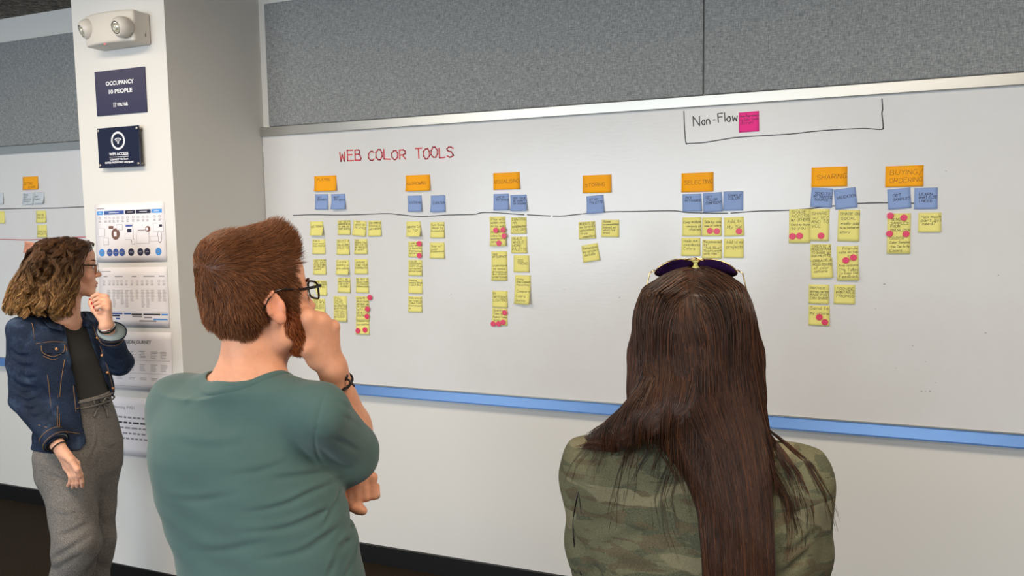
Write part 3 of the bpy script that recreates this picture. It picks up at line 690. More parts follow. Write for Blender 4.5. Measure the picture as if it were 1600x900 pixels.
for j, b in enumerate((.33, .55, .78)):
    P.rect('ink_grey', .05, b+.15, .97, b+.154)
    for a in (.2, .38, .54, .70, .84): P.para('ink_grey', a, b, a+.1, (5, 5, 2)[j], .025, .3)
P.done()
o, S = sheet((165, 617.5), (272, 626), (274.5, 719), (169, 708), 'lowest printed sheet on the pillar, beside the grey trousers')
P = Print(o, S)
P.text('ink_grey', 'Meeting FY21', .1, .2, .07, .33)
for j, (b, m) in enumerate(((.33, 'ink_grey'), (.42, 'ink_dark'), (.51, 'ink_grey'), (.60, 'ink_grey'), (.69, 'ink_grey'))): 
    x_ = .1
    while x_ < .8:
        w_ = random.uniform(.03, .09); P.rect(m, x_, b, x_+w_, b+.03); x_ += w_+.02
P.done()

# ------------------------------------------------------------------ emergency light
YE = Y_PIL
ex0, ex1 = on_plane(131.5, 45, YE-.09)[0], on_plane(209, 45, YE-.09)[0]
ez1 = (on_plane(135, 27, YE-.08)[1]+on_plane(209, 14, YE-.08)[1])/2; ez0 = (on_plane(133, 73, YE-.09)[1]+on_plane(209, 65, YE-.09)[1])/2
em = empty('emergency_light', ((ex0+ex1)/2, YE, ez0), 'off-white twin-head emergency light high on the pillar', 'emergency light')
n = 14; fr = []; 
mid = (ex0+ex1)/2; hw = (ex1-ex0)/2
prof = [(mid+hw*u, YE-.088-.022*(1-u*u)) for u in np.linspace(-1, 1, n)]
prof = [(mid-hw*1.0, YE)] + prof + [(mid+hw*1.0, YE)]
V = []; m_ = len(prof)
for z_, inset in ((ez0, 0), (ez1, 0)):
    V += [(a, b, z_) for a, b in prof]
Fc = [tuple(range(m_)), tuple(range(2*m_-1, m_-1, -1))] + [(i, i+m_, (i+1) % m_+m_, (i+1) % m_) for i in range(m_)]
h_ = mesh_obj('housing', V, Fc, MT['light_plastic'], em); bevel(h_, .010, 4); h_.data.polygons.foreach_set('use_smooth', np.ones(len(h_.data.polygons), bool))
def lamp(c, axis, name='lamp_head'):
    c = np.array(c); ax = np.array(axis, float); ax /= np.linalg.norm(ax)
    hd = MB().lathe(c, ax, [(.004, -.040), (.022, -.036), (.036, -.024), (.043, -.006), (.044, .008), (.040, .022), (.031, .034), (.027, .036), (.026, .032)], 28).build(name, MT['light_plastic'], em, True)
    MB().lathe(c+ax*.0325, ax, [(.0275, 0), (.0275, .0015), (.0225, .002), (.022, 0)], 26).build('lens_ring', MT['dark_plastic'], hd, True)
    MB().lathe(c+ax*.033, ax, [(.0222, 0), (.021, .001), (.013, -.002), (.010, .0035), (.006, .005), (.0005, .0055)], 26).build('lamp_lens', MT['reflector'], hd, True)
p = on_plane(192, 42, YE-.112); lamp((p[0], YE-.112, p[1]), (-.1, -1, -.28))
p = on_plane(137, 46, YE-.085); lamp((p[0]+.01, YE-.084, p[1]), (-.45, -.95, -.45))
p = on_plane(164, 69, YE-.1); MB().lathe((p[0], YE-.1, ez0+.001), (0, 0, -1), [(.004, 0), (.003, .003)], 12).build('indicator', MT['led'], em)
t = MB(); t.box(ex1-.0005, ex1+.0008, YE-.032, YE-.028, ez0+.03, ez0+.042); t.build('test_slot', MT['dark_plastic'], em)
# ------------------------------------------------------------------ figure modelling: blended solids turned into one continuous skin
FH = np.array([CF[0], CF[1], 0.0]); FH /= np.linalg.norm(FH)
RH = np.array([FH[1], -FH[0], 0.0])
UP = np.array([0, 0, 1.0])
def rot_axis(v, ax, a):
    ax = np.asarray(ax, float)/np.linalg.norm(ax); v = np.asarray(v, float)
    return v*math.cos(a)+np.cross(ax, v)*math.sin(a)+ax*np.dot(ax, v)*(1-math.cos(a))
class Frame:
    """local axes of a head, hand or trunk: x = the person's right, y = the way it faces, z = up"""
    def __init__(s, o, yaw=0.0, pitch=0.0, roll=0.0, axes=None):
        s.o = np.asarray(o, float)
        if axes is not None: s.x, s.y, s.z = [np.asarray(a, float) for a in axes]; return
        a = math.radians(yaw); s.y = math.cos(a)*FH+math.sin(a)*RH; s.x = math.cos(a)*RH-math.sin(a)*FH; s.z = UP.copy()
        p = math.radians(pitch); s.y, s.z = s.y*math.cos(p)+s.z*math.sin(p), s.z*math.cos(p)-s.y*math.sin(p)
        r = math.radians(roll); s.x, s.z = s.x*math.cos(r)+s.z*math.sin(r), s.z*math.cos(r)-s.x*math.sin(r)
    def __call__(s, x, y, z): return s.o+s.x*x+s.y*y+s.z*z
    @property
    def M(s): return np.stack([s.x, s.y, s.z])
    def loc(s, P): return (np.asarray(P)-s.o)@s.M.T

def smin(a, b, k):
    if k <= 0: return np.minimum(a, b)
    h = np.maximum(k-np.abs(a-b), 0)/k
    return np.minimum(a, b)-h*h*k*.25
class Vol:
    def __init__(s): s.ops = []
    def _push(s, fn, lo, hi, k, op): s.ops.append((fn, np.asarray(lo, float), np.asarray(hi, float), k, op)); return s
    def cap(s, a, b, ra, rb=None, k=.012, op='add', flat=None, n=None):
        """tapered limb segment; flat squeezes its section along direction n"""
        a = np.asarray(a, float); b = np.asarray(b, float); rb = ra if rb is None else rb
        ab = b-a; L2 = float(ab@ab)+1e-12
        if n is not None: n = np.asarray(n, float); n = n/np.linalg.norm(n)
        def fn(X, Y, Z):
            t = np.clip(((X-a[0])*ab[0]+(Y-a[1])*ab[1]+(Z-a[2])*ab[2])/L2, 0, 1)
            dx = X-a[0]-t*ab[0]; dy = Y-a[1]-t*ab[1]; dz = Z-a[2]-t*ab[2]; r = ra+(rb-ra)*t
            q = dx*dx+dy*dy+dz*dz
            if n is not None:
                e = dx*n[0]+dy*n[1]+dz*n[2]; q = q+e*e*(1/flat**2-1)
                return (np.sqrt(q)-r)*(flat if flat < 1 else 1)
            return np.sqrt(q)-r
        R = max(ra, rb)*(max(1, flat or 1))
        return s._push(fn, np.minimum(a, b)-R, np.maximum(a, b)+R, k, op)
    def chain(s, pts, rad, k=.012, op='add', **kw):
        for i in range(len(pts)-1): s.cap(pts[i], pts[i+1], rad[i], rad[i+1], k if i == 0 else min(k, .01) if k < .012 else k, op, **kw)
        return s
    def ell(s, c, r, fr=None, k=.012, op='add'):
        c = np.asarray(c, float); r = np.asarray(r, float); Mx = np.eye(3) if fr is None else (fr.M if isinstance(fr, Frame) else np.asarray(fr))
        def fn(X, Y, Z):
            x, y, z = X-c[0], Y-c[1], Z-c[2]
            u = [(Mx[i, 0]*x+Mx[i, 1]*y+Mx[i, 2]*z)/r[i] for i in range(3)]
            k0 = np.sqrt(u[0]**2+u[1]**2+u[2]**2); k1 = np.sqrt((u[0]/r[0])**2+(u[1]/r[1])**2+(u[2]/r[2])**2)+1e-9
            return k0*(k0-1)/k1
        R = np.abs(Mx.T)@r
        return s._push(fn, c-R, c+R, k, op)
    def loft(s, secs, fr, k=.02, p=2.3, op='add', grow=0.0):
        """stack of oval sections: (centre, half width along fr.x, half depth along fr.y)"""
        secs = sorted(secs, key=lambda q: q[0][2]); z = np.array([q[0][2] for q in secs])
        cx, cy = [np.array([q[0][i] for q in secs]) for i in (0, 1)]; A = np.array([q[1] for q in secs])+grow; B = np.array([q[2] for q in secs])+grow
        zz = np.linspace(z[0], z[-1], 160)
        def sm(v):
            v = np.interp(zz, z, v); w = np.hanning(15); w /= w.sum(); return np.convolve(np.pad(v, 7, mode='edge'), w, 'valid')
        cx, cy, A, B = map(sm, (cx, cy, A, B))
        def fn(X, Y, Z):
            f = lambda v: np.interp(Z, zz, v)
            x = X-f(cx); y = Y-f(cy); a = f(A); b = f(B)
            u = np.abs(x*fr.x[0]+y*fr.x[1])/a; v = np.abs(x*fr.y[0]+y*fr.y[1])/b
            q = (u**p+v**p)**(1/p)
            d = (q-1)*np.minimum(a, b)
            return np.maximum(d, np.maximum(z[0]-Z, Z-z[-1]))
        R = max(A.max(), B.max())
        return s._push(fn, (cx.min()-R, cy.min()-R, z[0]), (cx.max()+R, cy.max()+R, z[-1]), k, op)
    def half(s, pt, n, lo, hi, k=.004):
        """cut away everything on the n side of a plane, inside a box"""
        pt = np.asarray(pt, float); n = np.asarray(n, float)/np.linalg.norm(n)
        return s._push(lambda X, Y, Z: -((X-pt[0])*n[0]+(Y-pt[1])*n[1]+(Z-pt[2])*n[2]), lo, hi, k, 'sub')
    def warp(s, fn, lo, hi):
        """add a small displacement field (folds, ripples)"""
        return s._push(fn, lo, hi, 0, 'disp')
    def crease(s, pts, amp, width, ridge=.6, up=None):
        """a fold in cloth along a line: a shallow groove with a soft roll beside it"""
        P = np.array([np.asarray(p, float) for p in smooth_line([tuple(p) for p in pts], 4)]); n = len(P)
        up = UP if up is None else np.asarray(up, float)
        def seg(X, Y, Z, off):
            best = None
            for i in range(n-1):
                a = P[i]+off; ab = P[i+1]-P[i]; L2 = float(ab@ab)+1e-12
                t = np.clip(((X-a[0])*ab[0]+(Y-a[1])*ab[1]+(Z-a[2])*ab[2])/L2, 0, 1)
                d = (X-a[0]-t*ab[0])**2+(Y-a[1]-t*ab[1])**2+(Z-a[2]-t*ab[2])**2
                f = np.sin(np.pi*np.clip((i+t+.35)/(n-.3), 0, 1))**.7*np.exp(-d/width**2)
                best = f if best is None else np.maximum(best, f)
            return best
        def fn(X, Y, Z): return amp*(seg(X, Y, Z, 0*up)-ridge*seg(X, Y, Z, up*width*1.7))
        q = width*4
        return s._push(fn, P.min(0)-q, P.max(0)+q, 0, 'disp')
    def keep(s, fn, k=.002):
        """keep only what lies inside fn < 0"""
        return s._push(fn, (-99,)*3, (99,)*3, k, 'int')
    def build(s, h, pad=.012, box=None):
        A = [o for o in s.ops if o[4] == 'add']
        lo = np.min([o[1] for o in A], 0)-pad; hi = np.max([o[2] for o in A], 0)+pad
        if box is not None: lo = np.maximum(lo, box[0]); hi = np.minimum(hi, box[1])
        n = np.ceil((hi-lo)/h).astype(int)+1
        F = np.full(n, .05, np.float32); ax = [lo[i]+h*np.arange(n[i]) for i in range(3)]
        for fn, l, u, k, op in s.ops:
            q = .02+k if op == 'add' else k+.003
            i0 = np.clip(np.floor((l-q-lo)/h).astype(int), 0, n); i1 = np.clip(np.ceil((u+q-lo)/h).astype(int)+1, 0, n)
            if (i1 <= i0).any(): continue
            sl = tuple(slice(a, b) for a, b in zip(i0, i1))
            X = ax[0][sl[0]][:, None, None]; Y = ax[1][sl[1]][None, :, None]; Z = ax[2][sl[2]][None, None, :]
            d = fn(X, Y, Z).astype(np.float32); cur = F[sl]
            if op == 'add': F[sl] = smin(cur, d, k)
            elif op == 'sub': F[sl] = -smin(-cur, d, k)
            elif op == 'disp': F[sl] = cur+d
            elif op == 'int': F[sl] = -smin(-cur, -d, k)
        s.F, s.lo, s.h, s.n = F, lo, h, n
        return s
    def mesh(s):
        F, lo, h = s.F, s.lo, s.h
        S = F < 0; c = np.zeros(tuple(q-1 for q in F.shape), np.uint8)
        sl = (slice(None, -1), slice(1, None))
        for a in (0, 1):
            for b in (0, 1):
                for d in (0, 1): c += S[sl[a], sl[b], sl[d]]
        act = (c > 0) & (c < 8); ii = np.argwhere(act); idx = np.full(act.shape, -1, np.int32); idx[act] = np.arange(len(ii), dtype=np.int32)
        co = [(a, b, d) for a in (0, 1) for b in (0, 1) for d in (0, 1)]
        val = {q: F[ii[:, 0]+q[0], ii[:, 1]+q[1], ii[:, 2]+q[2]] for q in co}
        acc = np.zeros((len(ii), 3)); cnt = np.zeros(len(ii))
        for q in co:
            for axs in range(3):
                if q[axs]: continue
                r = list(q); r[axs] = 1; r = tuple(r); va, vb = val[q], val[r]; m = (va < 0) != (vb < 0)
                t = np.where(m, va/np.where(m, va-vb, 1), 0)
                p = np.tile(np.array(q, float), (len(ii), 1)); p[:, axs] = t
                acc[m] += p[m]; cnt[m] += 1
        V = lo+h*(ii+acc/cnt[:, None]); faces = []
        for axs in range(3):
            o = [i for i in range(3) if i != axs]
            a = [slice(1, -1)]*3; a[axs] = slice(None, -1); b = [slice(1, -1)]*3; b[axs] = slice(1, None)
            e = S[tuple(a)] != S[tuple(b)]; g = np.argwhere(e)
            if not len(g): continue
            g[:, o[0]] += 1; g[:, o[1]] += 1; ins = S[g[:, 0], g[:, 1], g[:, 2]]
            def cell(d0, d1):
                q = g.copy(); q[:, o[0]] += d0; q[:, o[1]] += d1; return idx[q[:, 0], q[:, 1], q[:, 2]]
            Q = np.stack([cell(-1, -1), cell(0, -1), cell(0, 0), cell(-1, 0)], 1)
            fl = ins if axs != 1 else ~ins
            Q[~fl] = Q[~fl][:, ::-1]; faces.append(Q)
        return V, np.vstack(faces)
    def sample(s, P):
        g = (np.asarray(P)-s.lo)/s.h; g = np.clip(g, 0, np.array(s.n)-1.001); i = g.astype(int); f = g-i; F = s.F; o = 0
        for a in (0, 1):
            for b in (0, 1):
                for c in (0, 1):
                    w = (f[:, 0] if a else 1-f[:, 0])*(f[:, 1] if b else 1-f[:, 1])*(f[:, 2] if c else 1-f[:, 2])
                    o = o+w*F[i[:, 0]+a, i[:, 1]+b, i[:, 2]+c]
        return o
    def grad(s, P, e=None):
        e = e or s.h*1.5; g = np.stack([s.sample(P+np.eye(3)[i]*e)-s.sample(P-np.eye(3)[i]*e) for i in range(3)], 1)
        return g/(np.linalg.norm(g, axis=1)[:, None]+1e-9)
    def project(s, P, off=0.0, it=4):
        for _ in range(it): P = P-(s.sample(P)-off)[:, None]*s.grad(P)
        return P
def relax(V, Fq, it=2, lam=.5):
    e = np.vstack([Fq[:, [0, 1]], Fq[:, [1, 2]], Fq[:, [2, 3]], Fq[:, [3, 0]]]); n = len(V)
    for _ in range(it):
        acc = np.zeros_like(V); c = np.bincount(e[:, 0], minlength=n)+np.bincount(e[:, 1], minlength=n)
        for k in range(3): acc[:, k] = np.bincount(e[:, 0], V[e[:, 1], k], n)+np.bincount(e[:, 1], V[e[:, 0], k], n)
        V = V+lam*(acc/np.maximum(c, 1)[:, None]-V)
    return V
def fast_mesh(name, V, Fq, m, parent=None, loc=None, smooth=True, color=None):
    org = wloc(parent) if loc is None else np.array(loc, float)
    me = bpy.data.meshes.new(name); nf, k = Fq.shape
    me.vertices.add(len(V)); me.vertices.foreach_set('co', (V-org).astype(np.float32).ravel())
    me.loops.add(nf*k); me.loops.foreach_set('vertex_index', Fq.astype(np.int32).ravel())
    me.polygons.add(nf); me.polygons.foreach_set('loop_start', np.arange(0, nf*k, k, dtype=np.int32))
    me.polygons.foreach_set('use_smooth', np.full(nf, smooth))
    me.update(calc_edges=True)
    if color is not None:
        a = me.color_attributes.new('tint', 'FLOAT_COLOR', 'POINT'); c = np.ones((len(V), 4), np.float32); c[:, :3] = color; a.data.foreach_set('color', c.ravel())
    me.materials.append(m)
    o = bpy.data.objects.new(name, me); COL.objects.link(o)
    if parent is not None:
        o.parent = parent
        o.location = org-wloc(parent)
    else: o.location = org
    return o
def part_mesh(V, Fq, mask):
    Q = Fq[mask]; u, inv = np.unique(Q, return_inverse=True)
    return V[u], inv.reshape(Q.shape)
def vol_obj(name, vol, h, m, parent=None, loc=None, it=1, color=None):
    vol.build(h); V, Fq = vol.mesh(); V = relax(V, Fq, it)
    return fast_mesh(name, V, Fq, m, parent, loc, color=color(V) if color else None)
def strands_mesh(name, P, r0, r1, m, parent, tint=None, sides=3, loc=None, flat=1.0):
    """P: (n strands, n points, 3) -> thin tapered fibres in one mesh"""
    n, k, _ = P.shape; T = np.gradient(P, axis=1); T /= np.linalg.norm(T, axis=2)[..., None]+1e-9
    a = np.array([.3, .5, .81]); U = np.cross(T, a); U /= np.linalg.norm(U, axis=2)[..., None]+1e-9; W = np.cross(T, U)
    t = np.linspace(0, 1, k); r = (r0*(1-t**2.2)+r1*t**2.2)[None, :, None]
    V = np.stack([P+(U*math.cos(2*math.pi*j/sides)+W*math.sin(2*math.pi*j/sides)*flat)*r for j in range(sides)], 2)
    base_ = (np.arange(n)[:, None]*k+np.arange(k-1)[None, :])*sides
    Fq = np.stack([np.stack([base_+j, base_+(j+1) % sides, base_+sides+(j+1) % sides, base_+sides+j], -1) for j in range(sides)], 2).reshape(-1, 4)
    col = None
    if tint is not None: col = np.repeat(tint[:, None, :], k*sides, 1).reshape(-1, 3) if tint.ndim == 2 else np.repeat(tint[:, :, None, :], sides, 2).reshape(-1, 3)
    return fast_mesh(name, V.reshape(-1, 3), Fq, m, parent, loc, True, col)
def grow(vol, P, D, n, step, off, field, jitter=0.0, inertia=.5, stick=0.0, lift=None):
    """march fibres over a solid: P roots, D start directions, off = ride height per fibre (array), field(P, i) -> wanted direction"""
    out = [P]; off = np.asarray(off)
    for i in range(n-1):
        w = field(P, i); g = vol.grad(P); d = vol.sample(P)
        w = w/(np.linalg.norm(w, axis=1)[:, None]+1e-9)
        D = D*inertia+w*(1-inertia)
        near = np.clip((off*1.6+.004-d)/.006, 0, 1)[:, None]
        D = D-g*np.minimum((D*g).sum(1), 0)[:, None]*near
        if jitter: D = D+RNG.normal(0, jitter, D.shape)
        D = D/(np.linalg.norm(D, axis=1)[:, None]+1e-9)
        P = P+D*(step[:, None] if hasattr(step, 'shape') else step)
        o = off if lift is None else off+lift*(i+1)
        d = vol.sample(P); P = P+(np.maximum(o-d, 0)-stick*np.maximum(d-o, 0))[:, None]*vol.grad(P)
        out.append(P)
    return np.stack(out, 1)
def skin_mat(name, col, rough=.5, sss=.12):
    m = mat(name, col, rough, spec=.35); N, L, B = nodes(m)
    B.inputs['Subsurface Weight'].default_value = sss; B.inputs['Subsurface Radius'].default_value = (.012, .005, .003); B.inputs['Subsurface Scale'].default_value = .6
    a = N.new('ShaderNodeAttribute'); a.attribute_name = 'tint'
    n = noise(m, 38, 4, .65)
    r = ramp(m, n.outputs['Fac'], [(.3, (.90, .86, .84, 1)), (.7, (1.04, 1.02, 1.0, 1))])
    base(m, mixc(m, 1.0, a.outputs['Color'], r.outputs['Color'], 'MULTIPLY'))
    bump(m, noise(m, 420, 2, .6).outputs['Fac'], .12, .0006)
    return m
def hair_mat(name, rough=.42, spec=.35):
    m = mat(name, (60, 40, 30), rough, spec=spec); N, L, B = nodes(m)
    a = N.new('ShaderNodeAttribute'); a.attribute_name = 'tint'; base(m, a.outputs['Color'])
    return m
lin = lambda r, g, b: np.array(srgb(r, g, b)[:3])
def head(v, f, k=.014, male=True, ears=True, crown=0.0):
    """a head in its own frame: skull, face, jaw, nose, lips, ears"""
    w = 1.0 if male else .95
    E = lambda c, r, k=k, op='add': v.ell(f(*c), r, f, k, op)
    Cc = lambda a, b, ra, rb=None, k=k, op='add', **kw: v.cap(f(*a), f(*b), ra, rb, k, op, **kw)
    E((0, -.010, .045-crown*.5), (.075*w, .097, .080-crown*.5)); E((0, .030, -.012), (.060*w, .060, .080), .03)
    E((0, .020, .062), (.064*w, .072, .052), .02)
    for s in (-1, 1):
        Cc((s*.058*w, -.002, -.030), (s*.054*w, .012, -.064), .015, .015, .025); Cc((s*.054*w, .012, -.064), (s*.018, .072, -.093), .017, .016, .025)
        E((s*.036*w, .060, -.022), (.024, .022, .022), .025)
        Cc((s*.012, .085, .031), (s*.046, .070, .029), .0085, .007, .014)
    E((0, .074, -.090), (.020*w, .016, .016), .02)
    E((0, .072, -.055), (.034, .024, .026), .02)
    for s in (-1, 1): E((s*.031, .093, .012), (.017, .014, .012), .012, 'sub')
    for s in (-1, 1):
        E((s*.031, .0745, .011), (.0145, .0135, .0125), .003)
    Cc((0, .086, .022), (0, .107, -.020), .0065, .0085, .010); E((0, .107, -.024), (.0105, .0100, .0088), .006)
    for s in (-1, 1): E((s*.0115, .098, -.027), (.0078, .0095, .0068), .006)
    Cc((-.019, .089, -.060), (0, .0965, -.0575), .0038, .0055, .006); Cc((.019, .089, -.060), (0, .0965, -.0575), .0038, .0055, .006)
    Cc((-.016, .0885, -.069), (.016, .0885, -.069), .0048, .0048, .006); E((0, .0935, -.069), (.012, .006, .0058), .006)
    E((0, .100, -.0635), (.020, .0060, .0014), .002, 'sub')
    if ears:
        for s in (-1, 1):
            fe = Frame(f(s*.078*w, -.008, .002), axes=(rot_axis(f.x*s, f.z, -s*.38), rot_axis(f.y, f.z, -s*.38), f.z))
            fe = Frame(fe.o, axes=(fe.x, rot_axis(fe.y, fe.x, .22*s), rot_axis(fe.z, fe.x, .22*s)))
            v.ell(fe(.002, 0, .004), (.0065, .0175, .030), fe, .006)
            v.ell(fe(.002, .003, -.022), (.006, .010, .012), fe, .006)
            v.ell(fe(.0105, .003, .004), (.006, .0105, .0185), fe, .004, 'sub')
            v.cap(fe(.006, -.012, -.006), fe(.007, -.013, .018), .0042, .0042, .004); v.cap(fe(.007, -.013, .018), fe(.006, .006, .031), .0042, .0038, .004)
            v.cap(fe(.004, .014, .004), fe(.004, .012, -.008), .0045, .0045, .005)
def face_tint(V, f, skin, lip, blush=.0, brow=None):
    """skin colour per vertex: lips, warmer cheeks and ears"""
    P = f.loc(V); c = np.tile(skin, (len(V), 1))
    def blend(m, col):
        nonlocal c; m = np.clip(m, 0, 1)[:, None]; c = c*(1-m)+col*m
    inhead = (np.abs(P) < .16).all(1)
    q = np.exp(-((np.abs(P[:, 0])-.042)/.022)**2-((P[:, 2]+.028)/.022)**2)*(P[:, 1] > .03)*inhead; blend(q*blush, skin*np.array([1.12, .80, .74]))
    q = ((np.abs(P[:, 0])/.0235)**2+((P[:, 2]+.0645)/.0115)**2 < 1)*(P[:, 1] > .086)*inhead; blend(q*.85, lip)
    q = (np.abs(P[:, 0]) > .076)*(np.abs(P[:, 2]) < .05)*(np.abs(P[:, 1]+.008) < .04)*inhead; blend(q*.35, skin*np.array([1.15, .74, .66]))
    return c
def eyes(f, parent, iris=(70, 90, 80)):
    if 'eye' not in MT:
        MT['eye'] = mat('eye_white', (232, 226, 220), .15); MT['iris'] = mat('iris', iris, .12); MT['lash'] = mat('dark_lashes', (36, 24, 20), .6)
    for s in (-1, 1):
        c = f(s*.031, .0775, .011); ax = f.y+f.x*s*.05
        MB().lathe(c, ax, [(.0005, -.0115)]+[(.0115*math.sin(a), -.0115*math.cos(a)) for a in np.linspace(.2, math.pi-.02, 14)], 20).build('eyeball', MT['eye'], parent, True)
        MB().lathe(c+ax*.0106, ax, [(.0056, 0), (.005, .0009), (.0005, .0014)], 16).build('iris', MT['iris'], parent, True)
        for zz, yy in ((.0178, .089), (.0045, .0875)):
            MB().tube([f(s*(.031+q*.0145), yy-abs(q)*.007-q*.0015, zz-abs(q)**2*(.0055 if zz > .01 else -.005)) for q in np.linspace(-1, 1, 9)], [.0006]+[.0013]*7+[.0006], 6).build('eyelashes', MT['lash'], parent, True)
def brows(f, parent, m, tint, n=150):
    for s in (-1, 1):
        t = RNG.uniform(0, 1, n); r = np.stack([f(s*(.014+.034*q), .0935-.017*q*q+.0005, .031+.006*math.sin(q*2.2)+RNG.normal(0, .0012)) for q in t])
        d = (f.x*s*.9+f.z*.25)[None, :]+RNG.normal(0, .12, (n, 3)); P = r[:, None, :]+d[:, None, :]*np.linspace(0, .009, 4)[None, :, None]
        strands_mesh('eyebrow', P, .0005, .0002, m, parent, tint(n))
def finger(v, pts, r0, r1, k=.004):
    """one finger: joints from the knuckle to the tip"""
    n = len(pts); rr = [r0+(r1-r0)*i/(n-1) for i in range(n)]
    for i in range(n-1):
        v.cap(pts[i], pts[i+1], rr[i], rr[i+1], .010 if i == 0 else .003)
def bend_chain(o, d, axis, lens, angs):
    """joint positions of a finger starting at o along d, bending about axis"""
    pts = [np.asarray(o, float)]; d = np.asarray(d, float)/np.linalg.norm(d)
    for L_, a in zip(lens, angs):
        d = rot_axis(d, axis, a); pts.append(pts[-1]+d*L_)
    return pts, d
def shoe(v, ankle, fwd):
    side = np.cross(fwd, UP); a = np.array([ankle[0], ankle[1], 0.0])
    v.cap(a+fwd*(-.05)+UP*.045, a+fwd*.14+UP*.036, .044, .036, .02); v.cap(a+fwd*.0+UP*.06, a+fwd*.02+UP*.10, .045, .042, .03)
    v.cap(a+fwd*(-.05)+UP*.018, a+fwd*.15+UP*.018, .046, .044, .008, flat=.4, n=UP)

def depth_map(v, x0, x1, y0, y1, d0, d1, step=2.0, n=130):
    """depth of the first surface of a built solid over a patch of sight lines; returns a lookup"""
    xs = np.arange(x0, x1+step, step); ys = np.arange(y0, y1+step, step)
    GX, GY = np.meshgrid(xs, ys, indexing='ij')
    Rr = CF[None]+CR[None]*((GX.ravel()-800)/F_PX)[:, None]-CU[None]*((GY.ravel()-450)/F_PX)[:, None]
    D = np.full(len(Rr), np.nan); todo = np.ones(len(Rr), bool)
    for t in np.linspace(d0, d1, n):
        idx = np.where(todo)[0]
        if not len(idx): break
        q = CAM_POS+Rr[idx]*t; s = v.sample(q)
        inb = ((q > v.lo) & (q < v.lo+v.h*(np.array(v.n)-1))).all(1)
        hit = idx[(s < 0) & inb]; D[hit] = t; todo[hit] = False
    D = D.reshape(GX.shape)
    # spread the surface outwards where nothing was met
    for _ in range(40):
        nanm = np.isnan(D)
        if not nanm.any(): break
        pad = np.pad(D, 1, constant_values=np.nan); st = np.stack([pad[a:a+D.shape[0], b:b+D.shape[1]] for a in (0, 1, 2) for b in (0, 1, 2)])
        ok_ = ~np.isnan(st); m = np.where(ok_, st, 0).sum(0)/np.maximum(ok_.sum(0), 1); m[ok_.sum(0) == 0] = np.nan
        D[nanm] = m[nanm]
    D = np.where(np.isnan(D), np.nanmean(D), D)
    def look(px, py):
        gx = np.clip((px-x0)/step, 0, len(xs)-1.001); gy = np.clip((py-y0)/step, 0, len(ys)-1.001)
        i = gx.astype(int); j = gy.astype(int); a = gx-i; b = gy-j
        return D[i, j]*(1-a)*(1-b)+D[i+1, j]*a*(1-b)+D[i, j+1]*(1-a)*b+D[i+1, j+1]*a*b
    return look
def at_many(px, py, d):
    return CAM_POS+(CF+CR*((px-800)/F_PX)[..., None]-CU*((py-450)/F_PX)[..., None])*d[..., None]
# ------------------------------------------------------------------ the man in the green T-shirt
SK_M = lin(226, 164, 132)
MT['skin_m'] = skin_mat('fair_skin', (226, 164, 132))
MT['hair'] = hair_mat('hair_fibres')
def tints(cols, w=None, var=.12):
    cols = np.array([lin(*c) for c in cols])
    def f(n):
        c = cols[RNG.choice(len(cols), n, p=w)]
        return np.clip(c*RNG.normal(1, var, (n, 1)), 0, 1)
    return f
def knit(name, c, nscale=900, bstr=.25, fold=0.0, var=.05, coord='Object'):
    m = mat(name, c, .85, spec=.15, Sheen_Weight=.25, Sheen_Roughness=.5)
    n = noise(m, 9, 4, .6, coord); cc = np.array(srgb(*c)[:3])
    base(m, ramp(m, n.outputs['Fac'], [(.3, tuple(cc*(1-var*1.6))+(1,)), (.7, tuple(cc*(1+var*1.6))+(1,))]).outputs['Color'])
    bump(m, noise(m, nscale, 2, .6, coord).outputs['Fac'], bstr, .0006)
    return m
MT['tshirt'] = knit('sage_green_jersey', (76, 101, 98))
MT['denim_dark'] = knit('dark_denim', (38, 44, 62))
MT['shoe'] = mat('dark_leather_shoe', (44, 38, 34), .45)

mf = Frame(at(406, 477, 1.50), 46, 6, 0)          # head
mt = Frame(at(400, 760, 1.53), 4, 0, 0)          # trunk
C7 = at(380, 590, 1.470)
SHL, SHR = at(284, 634, 1.565), at(500, 647, 1.462)
ELR, WRR = at(558, 706, 1.68), at(519, 574, 1.555)
ELL, WRL = at(290, 775, 1.63), at(515, 765, 1.735)
px_secs = [(612, 268, 500, .085), (640, 250, 505, .104), (660, 243, 508, .113), (700, 240, 512, .122), (750, 247, 526, .122), (800, 261, 541, .119), (850, 279, 556, .118), (900, 291, 565, .120), (960, 300, 572, .124), (1040, 304, 578, .126)]
def trunk(px_secs, d, k=1.02):
    out = []
    for y, l, r, b in px_secs:
        out.append((at((l+r)/2, y, d), (r-l)/2*d/F_PX*k, b))
    return out
secs = trunk(px_secs, 1.53)
hip = secs[-1][0]; hips = {s: hip+mt.x*s*.095-UP*.02 for s in (-1, 1)}
man_base = np.array([hip[0], hip[1], 0.0])
def legs(v, hips, base_, fr, r=(.078, .054, .040), spread=.11, k=.03):
    for s in (-1, 1):
        an = np.array([base_[0], base_[1], .085])+fr.x*s*spread; kn = (hips[s]+an)/2+fr.y*.03
        v.chain([hips[s], kn, an], r, k)
    return [np.array([base_[0], base_[1], .085])+fr.x*s*spread for s in (-1, 1)]

